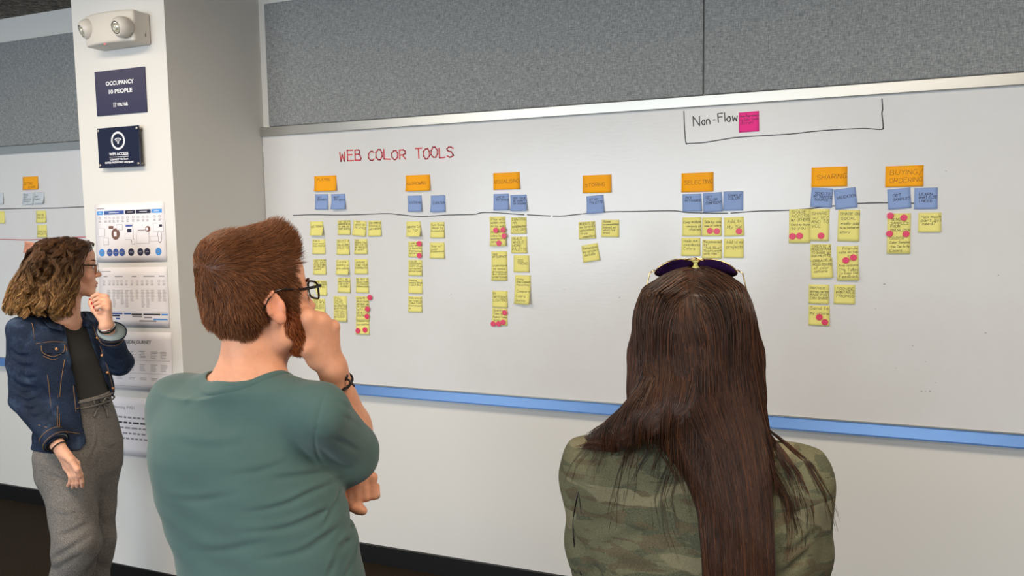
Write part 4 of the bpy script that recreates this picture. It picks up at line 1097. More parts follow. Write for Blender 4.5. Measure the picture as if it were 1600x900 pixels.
def man_hands(v):
    h = mf.y*1.0; h = h-UP*np.dot(h, UP); h /= np.linalg.norm(h); lf = -mf.x
    K = [at(481+13*i, 497+2.6*i+1.2*i*i*.5, 1.492+.012*i) for i in range(4)]
    v.cap(WRR, (K[1]+K[2])/2, .025, .020, .02)
    for i, kp in enumerate(K):
        v.cap(WRR+(kp-WRR)*.25, kp, .017, .0128, .005)
        d0 = lf*.93+UP*.18-h*.25; ax = np.cross(d0, -UP)
        pts, _ = bend_chain(kp, d0, ax, (.046, .027, .021), (0, 1.45, 1.2)); finger(v, pts, .0108, .0085)
    t0 = at(497, 560, 1.535); t1 = at(477, 543, 1.505); t2 = at(474, 520, 1.510); t3_ = at(478, 506, 1.525)
    v.chain([t0, t1, t2, t3_], (.019, .0145, .0115, .0095), .012); v.cap(t0, K[0], .018, .014, .02)
    # left fist, tucked under the right elbow
    K = [at(544+12.6*i, 752-2.2*i-(2 if i in (1, 2) else 0), 1.665+.004*i) for i in range(4)]
    v.cap(WRL, (K[0]+K[1])/2, .026, .020, .02)
    for i, kp in enumerate(K):
        v.cap(WRL+(kp-WRL)*.3, kp, .016, .0098, .005)
        d0 = -CU*.97+CR*.12-FH*.15; ax = np.cross(d0, FH)
        pts, _ = bend_chain(kp, d0, ax, (.043-.003*(i == 3), .025, .02), (0, 1.5, 1.35)); finger(v, pts, .0092-.0006*(i == 3), .008, .003)
    t = [at(540, 775, 1.69), at(546, 788, 1.668), at(560, 795, 1.655), at(567, 798, 1.652)]
    v.chain(t, (.017, .0135, .0115, .0098), .006)

mb_ = Vol()
head(mb_, mf)
mb_.cap(mf(0, -.026, -.030), C7-UP*.01+mt.y*.018, .047, .054, .02); mb_.cap(mf(0, .010, -.050), C7+mt.y*.045-UP*.03, .048, .050, .03)
mb_.loft(secs, mt, .03, grow=-.014)
for S_ in (SHL, SHR): mb_.cap(C7+mt.y*.015-UP*.025, S_+UP*.004, .042, .043, .045)
mb_.chain([SHR, ELR], (.052, .038), .03); mb_.cap(ELR, ELR+(WRR-ELR)*.32, .037, .042, .02); mb_.cap(ELR+(WRR-ELR)*.30, WRR, .042, .0265, .02)
mb_.chain([SHL, ELL], (.050, .040), .03); mb_.cap(ELL, ELL+(WRL-ELL)*.3, .038, .041, .02); mb_.cap(ELL+(WRL-ELL)*.3, WRL, .041, .026, .02)
man_hands(mb_)
m_ank = legs(mb_, hips, man_base, mt)
for a in m_ank: mb_.cap(a-UP*.03, a+mt.y*.09-UP*.05, .034, .028, .02)
def m_tint(V):
    c = face_tint(V, mf, SK_M, SK_M, .5)
    return c
man = vol_obj('person', mb_, .003, MT['skin_m'], None, man_base, 1, m_tint)
tag(man, 'bearded red-haired man in sage green T-shirt, seen from behind, hand at his mouth', 'person')
eyes(mf, man)
ginger = tints([(134, 84, 50), (110, 66, 38), (160, 102, 62), (92, 54, 32)], [.4, .25, .2, .15])
brows(mf, man, MT['hair'], ginger)

# T-shirt: trunk, sleeves and collar
def fold(v, pxs, d, r, k=.02, op='add'):
    """a soft crease laid along points of the cloth (pixels of the photo at depth d)"""
    pts = [at(a, b, dd) for (a, b), dd in zip(pxs, d if hasattr(d, '__len__') else [d]*len(pxs))]
    for a, b in zip(pts[:-1], pts[1:]): v.cap(a, b, r, r, k, op)
def surf_depth(v, px, py, d0, d1, n=160):
    """depth at which the sight line of a pixel first meets a built solid"""
    t = np.linspace(d0, d1, n); P = CAM_POS+ray(px, py)[None, :]*t[:, None]; s = v.sample(P)
    i = np.argmax(s < 0) if (s < 0).any() else n-1
    return t[i]
def lies_on(v, pxs, d0, d1, off=0.0):
    """points of a cloth surface under a run of photo pixels"""
    return [at(a, b, surf_depth(v, a, b, d0, d1)+off) for a, b in pxs]
sh = Vol()
sh.loft(secs, mt, .02, grow=0)
for S_ in (SHL, SHR): sh.cap(C7+mt.y*.015-UP*.024, S_+UP*.003, .047, .049, .05)
sh.cap(SHL, SHL+(ELL-SHL)*.62, .060, .064, .03)
ax_ = (ELR-SHR)/np.linalg.norm(ELR-SHR)
SLE = at(542, 706, 1.600); sd = (SLE-SHR)/np.linalg.norm(SLE-SHR)
sh.cap(SHR, SLE, .0545, .064, .022); sh.cap(SLE-UP*.006, SLE-UP*.012, .061, .061, .02)
sh.half(SLE+sd*.020, sd, SLE-.12, SLE+.12)
sh.build(.004)
F_ = [([(532, 748), (490, 768), (440, 790), (385, 800)], .0026, .006), ([(538, 772), (495, 806), (445, 826), (375, 832)], .0030, .0065), ([(515, 735), (470, 744), (428, 748)], .0020, .006),
      ([(545, 795), (510, 838), (470, 864), (400, 876)], .0026, .007), ([(552, 812), (540, 848), (512, 899)], .0036, .007), ([(556, 838), (552, 870), (540, 899)], .003, .006), ([(528, 765), (520, 795), (502, 825)], .0020, .005),
      ([(445, 722), (405, 736), (352, 744)], .0016, .007), ([(375, 770), (310, 782), (268, 778)], .0018, .007), ([(420, 845), (350, 860), (300, 856)], .0022, .008), ([(390, 690), (330, 700), (270, 690)], .0012, .009), ([(460, 690), (485, 715), (500, 735)], .0016, .006),
      ([(505, 640), (545, 655), (566, 668)], .0016, .005), ([(498, 668), (535, 690), (562, 706)], .0020, .006), ([(500, 700), (525, 722), (548, 732)], .0022, .006), ([(512, 622), (535, 632), (552, 645)], .0014, .005), ([(340, 612), (310, 622), (285, 640)], .0010, .008)]
for pl, am, wd in F_: sh.crease(lies_on(sh, pl, 1.15, 1.8), am*1.45, wd)
# sewn seam where the sleeve joins, and the double-stitched hem of the sleeve
seam_px = [(514, 603), (506, 622), (499, 645), (494, 668), (492, 690), (497, 712), (508, 732), (524, 748)]
seam = lies_on(sh, seam_px, 1.15, 1.8)
sh.crease(seam, .0022, .0026, 0)
def rip(X, Y, Z):
    u = (X-C7[0])*mt.x[0]+(Y-C7[1])*mt.x[1]; z = Z-C7[2]
    return .0009*np.clip((-z-.08)/.14, 0, 1)*np.sin(z*88+u*24+2.2*np.sin(u*13+1)+1.3*np.sin(z*23))
sh.warp(rip, C7-np.array([.4, .4, .75]), C7+np.array([.4, .4, .02]))
NECK0, NECK1 = at(373, 586, 1.47)+mt.y*.040, at(373, 586, 1.47)+UP*.12+mt.y*.085
NR = (.0760, .100)
sh.cap(NECK0, NECK1, NR[0], NR[1], .003, 'sub')
sh.cap(SHR+(ELR-SHR)*.35, ELR, .049, .049, .004, 'sub')
sh.build(.0028); V, Fq = sh.mesh(); V = relax(V, Fq, 1); ct = V[Fq].mean(1)
sn = np.cross(seam[3]-seam[0], CF); sn = seam[0]*0+ (seam[0]-C7)*0 + (mt.x*.96+UP*.10+mt.y*.26); sn /= np.linalg.norm(sn); s0 = np.mean(seam, 0)
rel = (ct-s0)
# the seam bends, so sort faces by the side of the sewn line they lie on in the sleeve's own axes
sv_ = np.array([[(p-s0)@UP, (p-s0)@sn] for p in seam]); order = np.argsort(sv_[:, 0])
side = rel@sn-np.interp(rel@UP, sv_[order, 0], sv_[order, 1])
msk = (side > 0) & (np.linalg.norm(ct-SHR, axis=1) < .27) & ((ct-SHR)@mt.x > -.05)
Vs, Fs = part_mesh(V, Fq, ~msk); shirt = fast_mesh('tshirt', Vs, Fs, MT['tshirt'], man)
Vs, Fs = part_mesh(V, Fq, msk); sleeve = fast_mesh('sleeve', Vs, Fs, MT['tshirt'], shirt)
# collar rib round the neck opening
cl = Vol(); cl.loft(secs, mt, .02, grow=.002)
for S_ in (SHL, SHR): cl.cap(C7+mt.y*.015-UP*.024, S_+UP*.003, 0.0505, .0505, .05)
nd = NECK1-NECK0; NL = np.linalg.norm(nd); nd = nd/NL
def neck_d(R0, R1):
    def fn(X, Y, Z):
        t = (X-NECK0[0])*nd[0]+(Y-NECK0[1])*nd[1]+(Z-NECK0[2])*nd[2]
        r = np.sqrt(np.maximum((X-NECK0[0])**2+(Y-NECK0[1])**2+(Z-NECK0[2])**2-t*t, 0)); r = np.where(t < 0, np.sqrt(r*r+t*t), r)
        return r-(R0+(R1-R0)*np.clip(t/NL, 0, 1))
    return fn
cl.keep(neck_d(NR[0]+.0165, NR[1]+.0165), .003)
cl.cap(NECK0, NECK1, NR[0]-.0012, NR[1]-.0012, .003, 'sub')
cl.build(.0022, box=(NECK0-.14, NECK0+.17)); V, Fq = cl.mesh(); V = relax(V, Fq, 2); fast_mesh('collar', V, Fq, MT['tshirt'], shirt)
# trousers and shoes
tv = Vol(); tv.loft([(hip+UP*.06, .172, .122), (hip, .174, .124), (hip-UP*.08, .178, .126), (hip-UP*.14, .165, .12)], mt, .03, grow=-.004); legs(tv, {s: hips[s]-UP*.07 for s in hips}, man_base, mt, (.092, .075, .062))
vol_obj('trousers', tv, .008, MT['denim_dark'], man, None, 1)
for a in m_ank:
    sv = Vol(); shoe(sv, a, mt.y); sv.half((0, 0, .001), -UP, np.array([a[0]-.3, a[1]-.3, -.1]), np.array([a[0]+.3, a[1]+.3, .001]), 0); vol_obj('shoe', sv, .006, MT['shoe'], man, None, 1)

# hair: cropped sides, longer swept top, beard
hv = Vol()
hv.ell(mf(0, -.009, .050), (.0815, .1005, .0865), mf, .01); hv.ell(mf(0, .012, .098), (.060, .070, .050), mf, .02); hv.ell(mf(0, .038, .117), (.046, .030, .026), mf, .02); hv.ell(mf(0, -.060, .100), (.058, .044, .044), mf, .02)
hv.cap(mf(0, -.066, -.005), mf(0, -.050, -.066), .036, .015, .03); hv.cap(mf(.036, -.050, -.005), mf(.028, -.042, -.058), .036, .015, .03); hv.cap(mf(-.036, -.050, -.005), mf(-.028, -.042, -.058), .036, .015, .03)
for s in (-1, 1):
    hv.cap(mf(s*.0695, .034, .035), mf(s*.0685, .030, -.012), .010, .007, .012)
    hv.ell(mf(s*.088, -.008, -.012), (.022, .026, .044), mf, .01, 'sub')
hv.ell(mf(0, .130, .004), (.120, .098, .122), mf, .012, 'sub')
hv.half(mf(0, 0, -.046), -mf.z*.92+mf.y*.40, mf.o-.2, mf.o+.2, .02)
def htint(V):
    return np.tile(lin(104, 62, 36), (len(V), 1))
hair = vol_obj('hair', hv, .003, MT['hair'], man, None, 2, htint)
Vh, _ = hv.mesh(); Lc = mf.loc(Vh)
ok = (mb_.sample(Vh) > .0015) & (np.random.default_rng(3).random(len(Vh)) < 1)
Vh = Vh[ok]
n = 24000; R0 = Vh[RNG.integers(0, len(Vh), n)]+RNG.normal(0, .0012, (n, 3))
L0 = mf.loc(R0)
crown = np.array([.030, -.086, .088])
def hfield(P, i):
    L_ = mf.loc(P); d = L_-crown; r_ = np.linalg.norm(d, axis=1)[:, None]+1e-6; away = d/r_
    top = np.clip((L_[:, 2]-.020)/.105, 0, 1)[:, None]; top = top*top*(3-2*top); back = np.clip((-.03-L_[:, 1])/.05, 0, 1)[:, None]
    side = np.array([[0, .42, -.95]])*(1-back)+np.array([[0, .05, -1.0]])*back; fq = np.clip((L_[:, 1]-.02)/.04, 0, 1)[:, None]; fw = np.array([[.10, .85, .10]])*(1-fq)+np.array([[.16, .30, .62]])*fq
    w = (away*.5+side*.85)*(1-top)+(fw+away*.3)*top
    q = .7*np.exp(-(r_/.016)**2); w = w*(1-q)+(np.cross(np.array([.3, -.7, .6]), d)/.02+away*.8)*q
    return w@mf.M
ln = np.where(L0[:, 2] > .075, RNG.uniform(.016, .029, n), RNG.uniform(.009, .017, n)); ln = np.where(L0[:, 2] < -.02, RNG.uniform(.004, .009, n), ln)
ln = np.where((L0[:, 1] > .055) & (L0[:, 2] > .085), RNG.uniform(.013, .023, n), ln)
D0 = hfield(R0, 0); D0 /= np.linalg.norm(D0, axis=1)[:, None]
G0 = hv.grad(R0); fr_ = np.clip((L0[:, 1]-.0)/.06, 0, 1)*np.clip((L0[:, 2]-.06)/.04, 0, 1); D0 = D0+G0*(.25+.10*np.clip((L0[:, 2]-.05)/.05, 0, 1)+.75*fr_)[:, None]+RNG.normal(0, .16, (n, 3)); D0 /= np.linalg.norm(D0, axis=1)[:, None]
P = grow(hv, R0, D0, 6, ln/5, RNG.uniform(.0005, .0035, n), hfield, .05, .62)
strands_mesh('hair_strands', P, .00036, .00010, MT['hair'], hair, ginger(n))
# beard
bv = Vol()
for s in (-1, 1):
    bv.chain([mf(s*.071, .030, -.008), mf(s*.0655, .020, -.046), mf(s*.053, .034, -.074), mf(s*.020, .064, -.085)], (.0055, .0105, .0165, .0195), .02)
    bv.cap(mf(s*.040, .066, -.068), mf(s*.018, .088, -.084), .016, .014, .015)
    bv.cap(mf(s*.004, .0985, -.0485), mf(s*.026, .085, -.062), .006, .006, .008)
bv.ell(mf(0, .070, -.090), (.027, .020, .020), mf, .02)
for s in (-1, 1): bv.chain([mf(s*.066, .034, -.030), mf(s*.056, .046, -.050), mf(s*.034, .070, -.062)], (.006, .0085, .011), .02)
bv.cap(mf(-.016, .0925, -.0645), mf(.016, .0925, -.0645), .0075, .0075, .004, 'sub')
beard = vol_obj('beard', bv, .003, MT['hair'], man, None, 2, lambda V: np.tile(lin(112, 56, 28), (len(V), 1)))
Vb, _ = bv.mesh(); Vb = Vb[mb_.sample(Vb) > -.001]; n = 5200; R0 = Vb[RNG.integers(0, len(Vb), n)]
bf = lambda P, i: np.tile(mf.y*.35-mf.z*1.0-UP*.3, (len(P), 1))
G0 = bv.grad(R0); D0 = bf(R0, 0)+G0*.8+RNG.normal(0, .22, (n, 3)); D0 /= np.linalg.norm(D0, axis=1)[:, None]
P = grow(bv, R0, D0, 5, RNG.uniform(.0012, .0028, n), RNG.uniform(.0005, .003, n), bf, .12, .6)
strands_mesh('beard_strands', P, .00045, .00012, MT['hair'], beard, tints([(150, 78, 36), (122, 60, 28), (172, 96, 46)])(n))

# eyeglasses
MT['frame_dark'] = mat('dark_tortoise_frame', (34, 24, 24), .25); MT['lens'] = mat('clear_lens', (255, 255, 255), .02, Transmission_Weight=1.0, IOR=1.01)
def rrect(f, cx, w, h, y, z, n=28, bow=.0):
    out = []
    for a in np.linspace(0, 2*math.pi, n, endpoint=False):
        c, s = math.cos(a), math.sin(a); q = (abs(c)**4+abs(s)**4)**(-.25)
        out.append(f(cx+c*q*w/2, y-bow*abs(cx+c*q*w/2)**2, z+s*q*h/2))
    return out
def glasses(f, label, mfm, y=.104, zc=.008, w=.051, h=.034, th=.0021, px=.0325, tw=.0021):
    g = empty('eyeglasses', tuple(f(0, y, zc)), label, 'eyeglasses')
    for s in (-1, 1):
        r = rrect(f, s*px, w, h, y, zc, bow=2.2)
        o = MB().tube(r+[r[0], r[1]], th, 8, False).build('rim', mfm, g, True)
        li = rrect(f, s*px, w*.97, h*.97, y, zc, bow=2.2); c = np.mean(li, 0); n_ = len(li)
        mbl = MB(); mbl.add([p+f.y*.0007 for p in li]+[p-f.y*.0007 for p in li], [tuple(range(n_)), tuple(range(2*n_-1, n_-1, -1))]+[(i, i+n_, (i+1) % n_+n_, (i+1) % n_) for i in range(n_)])
        mbl.build('lens', MT['lens'], g)
        MB().tube([f(s*(px+w/2-.001), y-.006, zc+h*.34), f(s*.0765, y-.012, zc+h*.36), f(s*.0800, .055, zc+h*.36), f(s*.0825, .010, .0345), f(s*.0835, -.008, .0330), f(s*.0820, -.022, .0200), f(s*.0795, -.032, .002)], [tw*1.2, tw*1.45, tw*1.4, tw*1.3, tw*1.2, tw*1.1, tw*.9], 8).build('temple', mfm, g, True)
    MB().tube([f(-.008, y-.0005, zc+.006), f(0, y+.001, zc+.009), f(.008, y-.0005, zc+.006)], th*.95, 8).build('bridge', mfm, g, True)
    return g
glasses(mf, 'dark rectangular eyeglasses worn by the red-haired man', MT['frame_dark'], zc=.014)
# braided cord bracelet on his right wrist
MT['cord'] = mat('dark_braided_cord', (46, 40, 42), .7)
def wristband(v, c, ax, rad, name, m, label, cat, cords=2, amp=.0016, tube=.0022, tail=None, squash=1.0, tilt=None):
    ax = ax/np.linalg.norm(ax)
    if tilt is not None: ax = ax+tilt; ax /= np.linalg.norm(ax)
    u = np.cross(ax, UP); u /= np.linalg.norm(u); w = np.cross(ax, u); mbb = MB()
    def hit(a):
        d = u*math.cos(a)+w*math.sin(a)
        for r in np.linspace(.012, .06, 97):
            if v.sample((c+d*r)[None])[0] > tube*.9: return r
        return rad
    rr = np.array([hit(a) for a in np.linspace(0, 2*math.pi, 48, endpoint=False)])
    for q in range(cords):
        pts = []
        for i in range(49):
            a = 2*math.pi*i/48; r = rr[i % 48]+amp*math.cos(a*9+q*math.pi); s = amp*math.sin(a*9+q*math.pi)
            pts.append(c+(u*math.cos(a)+w*math.sin(a))*r+ax*s*1.2)
        mbb.tube(pts, tube, 7, False)
    o = mbb.build(name, m, None, True, loc=tuple(c)); tag(o, label, cat)
    if tail:
        for j, tp in enumerate(tail): MB().tube(tp, [tube*1.1, tube*1.3, tube*1.3, tube*.9], 7).build('cord_end', m, o, True, loc=tuple(c)).location = (0, 0, 0)
    return o
fa = (WRR-ELR)/np.linalg.norm(WRR-ELR)
bc = at(529, 597, 1.575)
wristband(mb_, bc, fa, .03, 'bracelet', MT['cord'], 'dark braided cord bracelet on the raised wrist of the red-haired man', 'bracelet', 3, .0018, .0017,
          tail=[[at(541, 592, 1.553), at(545, 594, 1.548), at(551, 600, 1.547), at(554, 604, 1.547)], [at(540, 594, 1.553), at(542, 590, 1.548), at(543, 587, 1.547), at(543, 585, 1.547)]])
# ------------------------------------------------------------------ the woman in the denim jacket
SK_W = lin(232, 178, 150)
MT['skin_w'] = skin_mat('light_skin', (232, 178, 150))
MT['denim'] = mat('washed_blue_denim', (40, 58, 92), .8, spec=.15)
n1 = noise(MT['denim'], 7, 4, .65); n2 = noise(MT['denim'], 600, 2, .7, stretch=(1, 1, .3))
r_ = ramp(MT['denim'], n1.outputs['Fac'], [(.36, (17, 24, 40)), (.53, (28, 40, 62)), (.74, (76, 94, 122))])
base(MT['denim'], mixc(MT['denim'], .25, r_.outputs['Color'], ramp(MT['denim'], n2.outputs['Fac'], [(.35, (14, 20, 36)), (.65, (70, 84, 108))]).outputs['Color'])); bump(MT['denim'], n2.outputs['Fac'], .3, .0008)
MT['denim_back'] = mat('pale_denim_lining', (150, 164, 166), .85)
MT['stitch'] = mat('tan_topstitch', (150, 112, 70), .7)
MT['brass'] = mat('copper_jacket_button', (170, 120, 82), .35, .8)
MT['tee_black'] = knit('charcoal_jersey', (44, 43, 42))
MT['heather'] = mat('grey_heather_jersey', (112, 108, 104), .9, spec=.1)
n1 = noise(MT['heather'], 420, 3, .8); n2 = noise(MT['heather'], 8, 3, .6)
base(MT['heather'], mixc(MT['heather'], .3, ramp(MT['heather'], n1.outputs['Fac'], [(.36, (66, 63, 62)), (.5, (112, 108, 104)), (.66, (168, 163, 158))]).outputs['Color'], ramp(MT['heather'], n2.outputs['Fac'], [(.3, (92, 88, 85)), (.7, (128, 124, 120))]).outputs['Color']))
bump(MT['heather'], n1.outputs['Fac'], .3, .0008)
MT['nail_red'] = mat('red_nail_polish', (206, 36, 44), .15); MT['silver'] = mat('silver_bangle', (206, 204, 204), .18, 1.0); MT['dark_cord'] = mat('black_cord', (22, 20, 22), .6)
DW = 3.1
wf = Frame(at(107, 421, DW), 58, -2, 0)
wt = Frame(at(112, 600, DW), 106, 0, 0)
wC7 = at(90, 492, DW)
wSR, wSL = at(36, 517, 2.985), at(134, 509, 3.235)
wER, wWR = at(38, 622, 2.985), at(90, 695, 2.900)
wEL, wWL = at(187, 566, 3.165), at(166, 509, 3.035)
w_rows = [(505, 95, .125, .070), (530, 95, .158, .094), (560, 102, .160, .108), (595, 112, .142, .100), (630, 120, .138, .096), (662, 123, .152, .108), (700, 124, .168, .118), (735, 125, .165, .118)]
wsecs = [(at(c, y, DW), a, b) for y, c, a, b in w_rows]
w_legs = {'R': [at(103, 716, 3.02), at(119, 850, 2.965), at(96, 1004, 3.02)], 'L': [at(146, 716, 3.15), at(146, 850, 3.135), at(134, 1000, 3.16)]}
w_base = np.array([wsecs[-1][0][0], wsecs[-1][0][1], 0])
wv = Vol()
head(wv, wf, male=False, crown=.010)
wv.cap(wf(0, -.028, -.030), wC7+wt.y*.015, .045, .052, .025); wv.cap(wf(0, .002, -.05), wC7+wt.y*.045-UP*.03, .042, .046, .025)
wv.loft(wsecs, wt, .03, grow=-.012)
for S_ in (wSR, wSL): wv.cap(wC7+wt.y*.02-UP*.03, S_, .034, .036, .04)
for S_, E_, W_2 in ((wSR, wER, wWR), (wSL, wEL, wWL)):
    wv.cap(S_, E_, .041, .033, .03); wv.cap(E_, E_+(W_2-E_)*.3, .033, .035, .02); wv.cap(E_+(W_2-E_)*.3, W_2, .035, .0215, .02)
# hand at the chin
Kn = [at(165.5+.8*i, 464+6.2*i, 3.060-.013*i) for i in range(4)]
wv.cap(wWL, (Kn[1]+Kn[2])/2, .022, .018, .02)
tips_l = []
for i, kp in enumerate(Kn):
    wv.cap(wWL+(kp-wWL)*.3, kp, .0145, .0108, .01)
    mid = at(152.5+1.4*i, 459.5+6.6*i, 3.046-.014*i); t2 = at(145.5+2.2*i, 463+6.0*i, 3.044-.014*i); t3_ = at(142.5+3.0*i, 469+5.2*i, 3.050-.013*i)
    finger(wv, [kp, mid, t2, t3_], .0092, .0066); tips_l.append((t2, t3_))
wv.chain([at(158, 497, 3.03), at(147, 484, 3.035), at(142.5, 475, 3.05), at(141, 468, 3.06)], (.015, .0108, .0092, .008), .01)
# hanging hand
Kr = [at(119.5-5.2*i, 724+1.8*i+(1.2 if i == 3 else 0), 2.885+.006*i) for i in range(4)]
wv.cap(wWR, (Kr[1]+Kr[2])/2, .021, .018, .02, flat=.8, n=CF)
for i, kp in enumerate(Kr):
    wv.cap(wWR+(kp-wWR)*.3, kp, .0145, .0112, .01)
    px_ = (126, 120.5, 115.5, 110.5)[i]; e1_ = at(px_, 741+1.2*i, 2.872+.006*i); e2_ = at(px_+2.0-1.0*i, 753+1.0*i-(2 if i == 3 else 0), 2.880+.006*i); e3_ = at(px_+2.4-2.2*i, 760+.6*i-(3 if i == 3 else 0), 2.894+.006*i)
    finger(wv, [kp, e1_, e2_, e3_], .0092, .0066, .002)
wv.chain([at(97, 707, 2.90), at(111, 719, 2.868), at(121, 734, 2.858), at(124, 744, 2.864)], (.016, .0115, .0095, .008), .01)
for s_, L_ in w_legs.items(): wv.chain(L_, (.070, .048, .036), .03); wv.cap(L_[2]-UP*.03, L_[2]+wt.y*.09-UP*.055, .032, .026, .02)
woman = vol_obj('person', wv, .003, MT['skin_w'], None, w_base, 1, lambda V: face_tint(V, wf, SK_W, lin(204, 130, 118), .35))
tag(woman, 'woman in blue denim jacket and grey joggers, hand at chin, by the white pillar', 'person')
eyes(wf, woman)
brownb = tints([(70, 48, 34), (58, 38, 28)])
brows(wf, woman, MT['hair'], brownb, 110)
glasses(wf, 'thin dark eyeglasses worn by the denim-jacketed woman', MT['frame_dark'], y=.104, zc=.006, w=.049, h=.036, th=.0013)
for k_, (a, b) in enumerate(tips_l):
    d_ = (b-a)/np.linalg.norm(b-a); out = np.cross(d_, RH); out = -FH*.75-RH*.2+UP*.35; out -= d_*np.dot(out, d_); out /= np.linalg.norm(out)
    w_ = np.cross(d_, out); c_ = b+out*.0052-d_*.001
    V = [c_+d_*(math.cos(q)*.0072)+w_*(math.sin(q)*.0050)+out*(.0016-.0009*abs(math.sin(q))) for q in np.linspace(0, 2*math.pi, 16, endpoint=False)]+[c_+out*.0026]
    mesh_obj('fingernail', V, [(q, (q+1) % 16, 16) for q in range(16)], MT['nail_red'], woman, True)['label'] = 'red painted nail'

# charcoal tee
tv = Vol(); tv.loft([(c, a, b) for c, a, b in wsecs[:7]], wt, .03, grow=-.004)
for S_ in (wSR, wSL): tv.cap(wC7+wt.y*.02-UP*.03, S_, .038, .040, .04)
tv.cap(wC7+wt.y*.050-UP*.002, wC7+wt.y*.10+UP*.09, .062, .09, .004, 'sub')
tv.build(.005)
tv.half(at(150, 638, DW), -UP, tv.lo, tv.lo+tv.h*np.array(tv.n), .004)
vol_obj('tee', tv, .004, MT['tee_black'], woman, None, 1)
# grey joggers
jv = Vol(); jv.loft([(at(121, 618, DW), .140, .098)]+[(c, a+g_, b+g_) for (c, a, b), g_ in zip(wsecs[4:], (.000, .003, .009, .006))]+[(at(124, 775, DW), .12, .09)], wt, .045)
for s_, L_ in w_legs.items():
    hp, kn, an = L_; jv.chain([hp, kn+(wt.y*.004), an+UP*.035], (.094, .080 if s_ == 'R' else .074, .062), .03); jv.cap(an+UP*.03, an-UP*.01, .064, .046, .01)
jv.build(.006)
w_f = [([(81, 700), (90, 740), (100, 780), (104, 820), (99, 860), (92, 898)], .0022, .004), ([(148, 645), (150, 690), (153, 730)], .0016, .004), ([(150, 690), (146, 705), (140, 722)], .003, .008), ([(78, 742), (92, 748), (108, 752)], .003, .009), ([(84, 800), (102, 806), (124, 800)], .003, .010), ([(92, 838), (112, 832), (138, 818)], .005, .011), ([(84, 872), (108, 858), (140, 838)], .006, .012), ([(80, 892), (104, 880), (132, 862)], .005, .011), ([(150, 668), (152, 720), (156, 780)], .004, .007), ([(160, 690), (170, 700), (182, 696)], .003, .008), ([(74, 712), (82, 724), (84, 742)], .003, .008), ([(140, 640), (142, 660), (146, 682)], .002, .006), ([(152, 800), (162, 815), (166, 835)], .004, .009), ([(100, 772), (106, 800), (104, 830)], .002, .007)]
for pl, am, wd in w_f: jv.crease(lies_on(jv, pl, 2.6, 3.4), am, wd)
jv.warp(lambda X, Y, Z: .0020*np.sin(Z*60+X*30+2*np.sin(Y*25))*np.clip((.75-Z)/.3, .15, 1), w_base-np.array([.5, .5, 0]), w_base+np.array([.5, .5, 1.1]))
jog = vol_obj('joggers', jv, .004, MT['heather'], woman, None, 1)
wb = []
for a in np.linspace(0, 2*math.pi, 60, endpoint=False): wb.append(at(121.5, 624, DW)+wt.x*math.cos(a)*.150+wt.y*math.sin(a)*.109)
MB().tube([p+UP*.010 for p in wb]+[wb[0]+UP*.010, wb[1]+UP*.010], .0035, 6, False).build('waistband_seam', MT['heather'], jog, True)
MB().tube([p-UP*.014 for p in wb]+[wb[0]-UP*.014, wb[1]-UP*.014], .0035, 6, False).build('waistband_seam', MT['heather'], jog, True)
def draw_on(v, pxs, d0, d1, r, name, m, par, off=-.002, n=6, k=5):
    P = lies_on(v, pxs, d0, d1, off); P = smooth_line([tuple(p) for p in P], k) if len(P) > 2 else P
    return MB().tube(P, r, n).build(name, m, par, True)
for pl in ([(160, 629), (153, 622), (147, 628), (152, 633), (160, 630)], [(160, 629), (167, 621), (172, 627), (168, 633), (160, 630)], [(160, 630), (152, 640), (147, 651)], [(160, 630), (166, 640), (169, 652)]):
    draw_on(jv, pl, 2.7, 3.3, .0036, 'drawstring', MT['heather'], jog, -.006)
for s_, L_ in w_legs.items():
    sv = Vol(); shoe(sv, L_[2], wt.y); sv.half((0, 0, .001), -UP, np.array([L_[2][0]-.3, L_[2][1]-.3, -.1]), np.array([L_[2][0]+.3, L_[2][1]+.3, .001]), 0); vol_obj('shoe', sv, .006, MT['shoe'], woman, None, 1)

# denim jacket
jk = Vol(); jk.loft([(c, a, b) for c, a, b in wsecs[:7]], wt, .03, grow=.017)
for S_ in (wSR, wSL): jk.cap(wC7+wt.y*.015-UP*.026, S_+UP*.002, .044, .050, .045)
jk.chain([wSR, wSR+(wER-wSR)*.5, wER+CR*.002], (.056, .055, .050), .02); jk.cap(wER, wWR+(wER-wWR)*.10, .050, .0415, .02)
LC = wWL+(wEL-wWL)*.30
jk.chain([wSL, wEL], (.054, .050), .02); jk.cap(wEL, LC, .049, .040, .02)
# the open front: two placket planes
yl = wt.y
def plane_through(a, b, d): n_ = np.cross(b-a, d); return a, n_/np.linalg.norm(n_)
pa, na = plane_through(at(99, 500, DW-.08), at(133, 682, DW-.10), ray(118, 590))
pb, nb = plane_through(at(128, 494, DW-.06), at(179, 630, DW-.06), ray(150, 560))
inside = at(140, 600, DW-.1)
na = na*np.sign(np.dot(inside-pa, na)); nb = nb*np.sign(np.dot(inside-pb, nb)); tc = wt.o
def wedge(X, Y, Z):
    da = -((X-pa[0])*na[0]+(Y-pa[1])*na[1]+(Z-pa[2])*na[2]); db = -((X-pb[0])*nb[0]+(Y-pb[1])*nb[1]+(Z-pb[2])*nb[2]); dy = -((X-tc[0])*yl[0]+(Y-tc[1])*yl[1]-.02)
    return np.maximum(np.maximum(da, db), dy)
jk._push(wedge, tc-.6, tc+.6, .003, 'sub')
jk.cap(wC7+wt.y*.045+UP*.004, wC7+wt.y*.10+UP*.11, .066, .09, .004, 'sub')
hemA, hemB = at(134, 680, DW-.08), at(181, 629, DW+.03); hv_ = np.cross(hemB-hemA, yl); hv_ /= np.linalg.norm(hv_); hv_ = hv_ if hv_[2] < 0 else -hv_
q0 = at(85, 560, 3.1)
